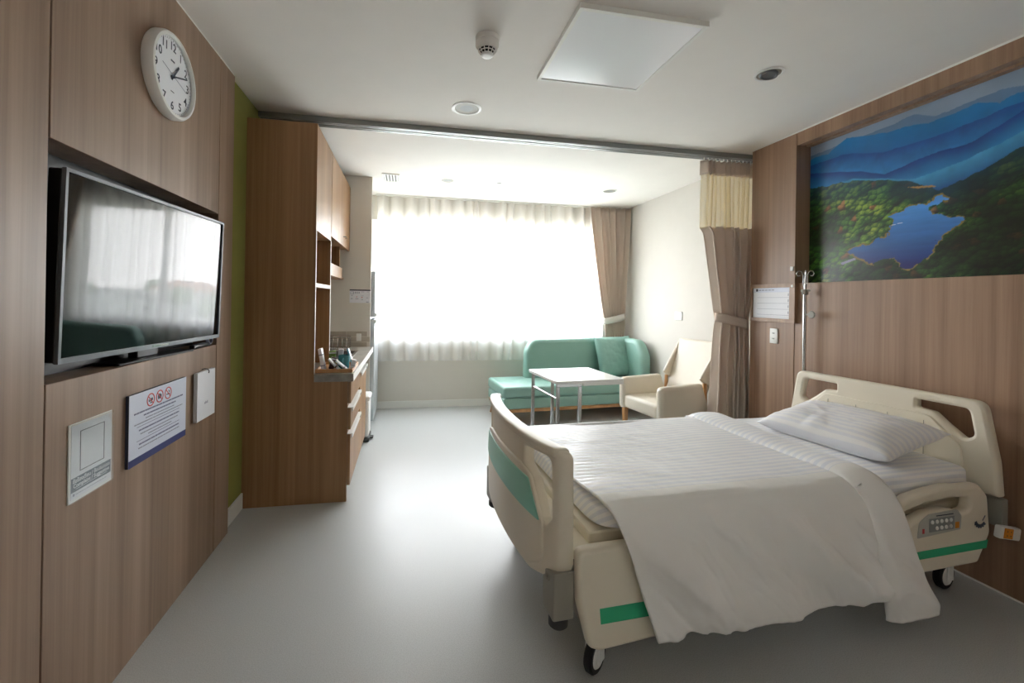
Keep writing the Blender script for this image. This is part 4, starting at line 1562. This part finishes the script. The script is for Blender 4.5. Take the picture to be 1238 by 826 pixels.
add_box(bm, (-.085, -.125, -.010), (-.072, .125, 0))
add_box(bm, (.072, -.125, -.010), (.085, .125, 0))
fin('frame', bm, 'white', av)
box('back_plate', (-.072, -.125, -.003), (.072, .125, -.001), 'dgrey', av)
for k in range(5):
    x = -.06 + k * .03
    box('slat', (x - .008, -.125, -.009), (x + .008, .125, -.005), 'white', av)

# ================================================================== BED-HEAD WALL OBJECTS
bd = thing('patient_board', 'white ruled patient board in wood frame beside the curtain', 'board', (XR, 2.762, 1.185))
FW2, FH = .199, .285
for lo, hi in (((-.028, -FW2, 0), (0, FW2, .028)), ((-.028, -FW2, FH - .028), (0, FW2, FH)), ((-.028, -FW2, .028), (0, -FW2 + .045, FH - .028)), ((-.028, FW2 - .02, .028), (0, FW2, FH - .028))):
    box('frame_rail', lo, hi, 'panel_warm', bd, .001, 1)
box('white_sheet', (-.018, -FW2 + .045, .028), (-.002, FW2 - .02, FH - .028), 'paper', bd)
fr_ = F_RIGHT((-.018, 0, 0))
rects('heading_tint', [(-FW2 + .021, FH - .062, FW2 - .046, FH - .029)], 'paper_b', bd, fr_, .0004)
rects('ruled_lines', [(-FW2 + .06, .054 + k * .043, FW2 - .055, .056 + k * .043) for k in range(4)], 'ink_l', bd, fr_)
rects('heading_print', [(-FW2 + .048, FH - .054, -FW2 + .066, FH - .034)], 'ink', bd, fr_)
rects('heading_words', [(-FW2 + .072 + k * .03, FH - .048, -FW2 + .096 + k * .03, FH - .041) for k in range(5)], 'ink_l', bd, fr_)
rects('margin_marks', [(FW2 - .064, .066 + k * .043, FW2 - .058, .084 + k * .043) for k in range(4)], 'ink_l', bd, fr_)
lathe('screw_cap', [(0, .004), (.008, .003), (.010, 0)], 'wgloss', bd, 16, F_RIGHT((-.028, -FW2 + .022, FH - .02)))
so = thing('power_outlet', 'white double power outlet below the patient board', 'outlet', (XR, 2.755, 1.026))
box('plate', (-.010, -.034, 0), (0, .034, .112), 'wgloss', so, .003, 2)
for z in (.036, .076):
    lathe('socket_face', [(0, .0006), (.014, .0006)], 'white', so, 18, F_RIGHT((-.010, 0, z)))
    for q in (-.006, .006):
        box('pin_slot', (-.0113, q - .003, z - .004), (-.0107, q + .003, z + .004), 'black', so)
bt = thing('call_button', 'tiny white push button at the mural niche edge', 'button', (XR, 2.612, 1.56))
box('plate', (-.008, -.012, 0), (0, .012, .032), 'wgloss', bt, .002, 1)
lathe('push_cap', [(0, .002), (.005, .002), (.006, 0)], 'white', bt, 12, F_RIGHT((-.008, 0, .017)))
sw = thing('light_switch', 'white light switch plate on the cream wall above armchair', 'switch', (XW, 4.125, 1.135))
box('plate', (-.009, -.06, 0), (0, .06, .09), 'wgloss', sw, .003, 2)
box('rocker', (-.013, -.018, .025), (-.009, .018, .065), 'white', sw, .001, 1)


# mural: landscape print (sky, blue ridges, forest, lake)
def lerp_line(y, pts):
    p = sorted(pts)
    return np.interp(y, [a for a, _ in p], [c for _, c in p])


def inside(px, pz, poly):
    r = np.zeros(px.shape, bool)
    j = len(poly) - 1
    for i in range(len(poly)):
        xi, zi = poly[i]
        xj, zj = poly[j]
        c_ = ((zi > pz) != (zj > pz)) & (px < (xj - xi) * (pz - zi) / (zj - zi + 1e-12) + xi)
        r ^= c_
        j = i
    return r


def mural():
    ny, nz = 520, 270
    y = np.linspace(MY1 - g, MY0, ny)
    z = np.linspace(MZ0, MZ1 - .004, nz)
    Y, Z = np.meshgrid(y, z, indexing='ij')
    A = -Y                                     # runs left to right as seen
    n1 = fbm(A * 7 + 30, Z * 7, 1)
    n2 = fbm(A * 22 + 30, Z * 22, 2)
    n3 = fbm(A * 60 + 90, Z * 60, 7)
    c = lambda *v: np.array(lin(v))
    sky = c(138, 156, 178) * (.9 + .3 * n1[..., None])
    img = sky.copy()

    def put(mask, colr):
        img[mask] = colr[mask] if colr.ndim == 3 else colr

    R1 = lerp_line(Y, [(2.58, 2.356), (2.45, 2.357), (2.33, 2.422), (2.16, 2.374), (2.02, 2.358), (1.95, 2.357), (1.88, 2.335), (1.75, 2.342), (1.67, 2.353), (1.59, 2.32), (1.5, 2.336), (1.3, 2.38), (1.0, 2.30), (.55, 2.36)]) + .02 * (n2 - .45)
    far = lerp_line(Y, [(2.6, 2.38), (2.05, 2.40), (1.95, 2.415), (1.85, 2.36), (1.65, 2.375), (1.58, 2.375), (1.5, 2.36), (.55, 2.40)]) + .01 * (n2 - .45)
    put(Z < far, c(96, 126, 160) * (.9 + .2 * n2[..., None]))
    q = np.clip((R1 - Z) / .22, 0, 1)[..., None]
    put(Z < R1, (c(26, 116, 176) * (1 - q) + c(20, 84, 158) * q) * (.70 + .6 * n1[..., None]))
    R15 = lerp_line(Y, [(2.6, 2.31), (2.35, 2.32), (2.1, 2.25), (1.9, 2.25), (1.7, 2.26), (1.5, 2.29), (1.2, 2.2), (.55, 2.3)]) + .03 * (n1 - .45)
    q = np.clip((R15 - Z) / .14, 0, 1)[..., None]
    put(Z < R15, (c(16, 72, 142) * (1 - q) + c(40, 124, 186) * q) * (.75 + .5 * n2[..., None]))
    R2 = lerp_line(Y, [(2.58, 2.253), (2.25, 2.179), (2.1, 2.115), (1.98, 2.137), (1.83, 2.16), (1.7, 2.163), (1.59, 2.202), (1.5, 2.25), (1.2, 2.3), (.55, 2.22)]) + .02 * (n1 - .45)
    q = np.clip((R2 - Z) / .12, 0, 1)[..., None]
    put(Z < R2, (c(14, 56, 128) * (1 - q) + c(44, 132, 190) * q) * (.75 + .5 * n1[..., None]))
    R3 = lerp_line(Y, [(2.6, 2.12), (2.3, 2.14), (2.1, 2.09), (1.94, 2.04), (1.8, 2.064), (1.7, 2.081), (1.58, 2.12), (1.5, 2.152), (1.2, 2.2), (.55, 2.1)]) + .012 * (n2 - .45)
    q = np.clip((R3 - Z) / .10, 0, 1)[..., None]
    put(Z < R3, (c(66, 146, 190) * (1 - q) + c(20, 82, 140) * q) * (.75 + .5 * n2[..., None]))
    FL = lerp_line(Y, [(2.58, 2.15), (2.35, 2.13), (2.16, 2.10), (1.98, 2.044), (1.87, 1.979), (1.83, 1.95), (1.75, 1.975), (1.65, 2.0), (1.58, 2.042), (1.5, 2.077), (1.2, 2.16), (.55, 2.05)]) + .03 * (n2 - .45)
    # forest: clumps of crowns from warped cell noise at three sizes

    def cells(sc_, seed, wa):
        wx = A + wa * (fbm(A * 14 + 11, Z * 14 + 3, seed + 40) - .47)
        wz_ = Z + wa * (fbm(A * 14 + 70, Z * 14 + 31, seed + 50) - .47)
        tab = np.random.default_rng(seed).random((64, 64, 4))
        gx = np.floor(wx / sc_).astype(int)
        gz = np.floor(wz_ / sc_).astype(int)
        best = np.full(Y.shape, 9.)
        sh_ = np.zeros(Y.shape)
        rn = np.zeros(Y.shape)
        for di in (-1, 0, 1):
            for dj in (-1, 0, 1):
                tt = tab[(gx + di) % 64, (gz + dj) % 64]
                dx = wx / sc_ - (gx + di + tt[..., 0])
                dz = wz_ / sc_ - (gz + dj + tt[..., 1])
                d_ = np.hypot(dx, dz * 1.3)
                up_ = d_ < best
                best = np.where(up_, d_, best)
                sh_ = np.where(up_, .45 + .7 * dz - .35 * dx, sh_)
                rn = np.where(up_, tt[..., 2], rn)
        return np.clip(sh_, 0, 1) * np.clip(1.25 - best, 0, 1), rn

    l1, r1 = cells(.095, 11, .06)
    l2, r2 = cells(.036, 12, .02)
    l3, r3 = cells(.014, 13, .008)
    big = fbm(A * 3.2 + 8, Z * 4.5 + 2, 21)
    mask = np.clip((big - .36) / .22, 0, 1)
    lit = np.clip(.15 * l1 + 1.5 * l1 * l2 + .9 * l2 * l3 + .5 * (n3 - .5) * l2, 0, 1) * (.25 + 1.15 * mask)
    L3 = np.clip(lit, 0, 1)[..., None]
    w1 = np.clip((r1 - .2) * 1.2, 0, 1)[..., None]
    f_dark, f_mid = c(7, 22, 14), c(44, 88, 36)
    f_hi = c(150, 172, 66) * w1 + c(96, 152, 58) * (1 - w1)
    fcol = np.where(L3 < .35, f_dark + (f_mid - f_dark) * (L3 / .35), f_mid + (f_hi - f_mid) * ((L3 - .35) / .65))
    om = (r2 > .93)[..., None]
    fcol = np.where(om, f_dark + (c(176, 128, 74) - f_dark) * L3, fcol)
    fade = np.clip((Z - (FL - .16)) / .16, 0, 1)[..., None]
    right = np.clip((1.80 - Y) / .1, 0, 1)[..., None]
    fcol = fcol * (1 - .75 * fade) + (c(14, 66, 88) * (.4 + n2[..., None])) * .75 * fade
    fcol = fcol * (1 - .45 * right)
    put(Z < FL, fcol)
    lake = [(1.83, 1.915), (1.79, 1.899), (1.83, 1.872), (1.87, 1.864), (1.87, 1.819), (1.75, 1.795), (1.72, 1.773), (1.8, 1.72), (1.84, 1.656), (1.87, 1.607), (1.91, 1.558), (1.98, 1.535), (2.04, 1.606), (2.15, 1.577), (2.25, 1.626), (2.33, 1.676), (2.23, 1.695), (2.15, 1.715), (2.08, 1.754), (2.06, 1.818), (2.07, 1.858), (2.0, 1.871), (1.98, 1.896), (1.89, 1.876)]
    wy = Y + .06 * (n2 - .45) + .03 * (n3 - .45)
    wz = Z + .05 * (fbm(A * 22 + 7, Z * 22 + 50, 5) - .45)
    q = np.clip((Z - 1.56) / .32, 0, 1)[..., None]
    lc = c(14, 30, 104) * (1 - q) + c(70, 140, 212) * q
    lc = lc * (.85 + .35 * fbm(A * 8 + 40, Z * 60, 8)[..., None])
    m_in = inside(wy, wz, lake)
    # warm shore line
    sh_ = inside(wy, wz + .012, lake) | inside(wy, wz - .01, lake)
    put(sh_ & ~m_in & (n2 > .40), c(132, 116, 62) * (.6 + .6 * n3[..., None]))
    put(m_in, lc)
    # jetty and hut roof, far beach
    put(inside(Y, Z, [(2.36, 1.60), (2.27, 1.625), (2.26, 1.612), (2.35, 1.585)]), c(150, 150, 170))
    put(inside(Y, Z, [(1.98, 2.005), (1.86, 1.985), (1.84, 1.972), (1.93, 1.985)]), c(170, 128, 74))
    put(inside(Y, Z, [(2.06, 1.800), (2.0, 1.806), (2.0, 1.803), (2.06, 1.797)]), c(200, 215, 235))
    img_ = np.clip(img * 1.15, 0, 1)
    P_ = np.stack([np.full(Y.shape, 2.822), Y, Z], -1) - np.array([2.822, 1.57, MZ0])
    me = grid_mesh('print', P_)
    ca = me.color_attributes.new('Col', 'FLOAT_COLOR', 'POINT')
    rgba = np.concatenate([img_, np.ones(img_.shape[:2] + (1,))], -1).reshape(-1, 4).astype(np.float32)
    ca.data.foreach_set('color', rgba.ravel())
    return me


mu = thing('landscape_mural', 'large painted mural of lake, forest and blue mountains', 'mural', (2.822, 1.57, MZ0))
me = mural()
me.flip_normals()
link('print', me, 'mural', mu)
box('backing_board', (.0006, MY0 - 1.57, 0), (.012, MY1 - g - 1.57, MZ1 - MZ0 - .005), 'white', mu)

# ================================================================== OUTSIDE, seen through the sheer and in the television
gd = box('garden_ground', (-150, 9, -6.2), (260, 330, -6.0), 'ground')
struct(gd, 'green open ground far below the window', 'ground')
rnd = random.Random(8)


def house(x, y, w_, d_, h_, rot, label):
    h0 = thing('house', label, 'house', (x, y, -6), rot, 'houses outside the window')
    box('walls', (-w_ / 2, -d_ / 2, 0), (w_ / 2, d_ / 2, h_), 'house', h0)
    bm = bmesh.new()
    e = .6
    v = [bm.verts.new(p) for p in [(-w_ / 2 - e, -d_ / 2 - e, h_), (w_ / 2 + e, -d_ / 2 - e, h_), (w_ / 2 + e, d_ / 2 + e, h_), (-w_ / 2 - e, d_ / 2 + e, h_), (-w_ / 4, 0, h_ + d_ * .3), (w_ / 4, 0, h_ + d_ * .3)]]
    for f in ((0, 1, 5, 4), (1, 2, 5), (2, 3, 4, 5), (3, 0, 4), (3, 2, 1, 0)):
        bm.faces.new([v[i] for i in f])
    fin('roof', bm, 'roof', h0)
    for k in range(3):
        box('window_pane', (-w_ / 2 + w_ * (k + .6) / 3.6 - .5, -d_ / 2 - .03, h_ * .4), (-w_ / 2 + w_ * (k + .6) / 3.6 + .5, -d_ / 2, h_ * .75), 'slate', h0)


for x, y, w_, d_, h_, r in ((70, 150, 20, 12, 4.0, .2), (120, 190, 24, 13, 4.2, -.1), (104, 230, 30, 14, 4.6, .1)):
    house(x, y, w_, d_, h_, r, 'pale house with orange hipped roof outside the window')


def tree(x, y, h_, r_):
    t_ = thing('garden_tree', 'leafy green tree growing outside the window', 'tree', (x, y, -6), 0, 'trees outside the window')
    tube('trunk', [(0, 0, 0), (0, 0, h_ * .5)], [.25, .15], 'trunk', t_, 8)
    bm = bmesh.new()
    for k in range(9):
        c_ = Vector((rnd.uniform(-.6, .6) * r_, rnd.uniform(-.6, .6) * r_, h_ * rnd.uniform(.45, .85)))
        bmesh.ops.create_icosphere(bm, subdivisions=2, radius=r_ * rnd.uniform(.45, .7), matrix=Matrix.Translation(c_))
    for v in bm.verts:
        v.co += Vector((rnd.uniform(-.12, .12), rnd.uniform(-.12, .12), rnd.uniform(-.12, .12)))
    fin('crown', bm, 'foliage', t_)


for x, y, h_, r_ in ((44, 78, 5.6, 2.6), (72, 112, 6.0, 3.0), (30, 104, 5.6, 3.0), (110, 126, 6, 3.4), (40, 160, 6.4, 4), (140, 200, 6.8, 4.4), (88, 100, 5.6, 2.8), (60, 180, 6.6, 4)):
    tree(x, y, h_, r_)
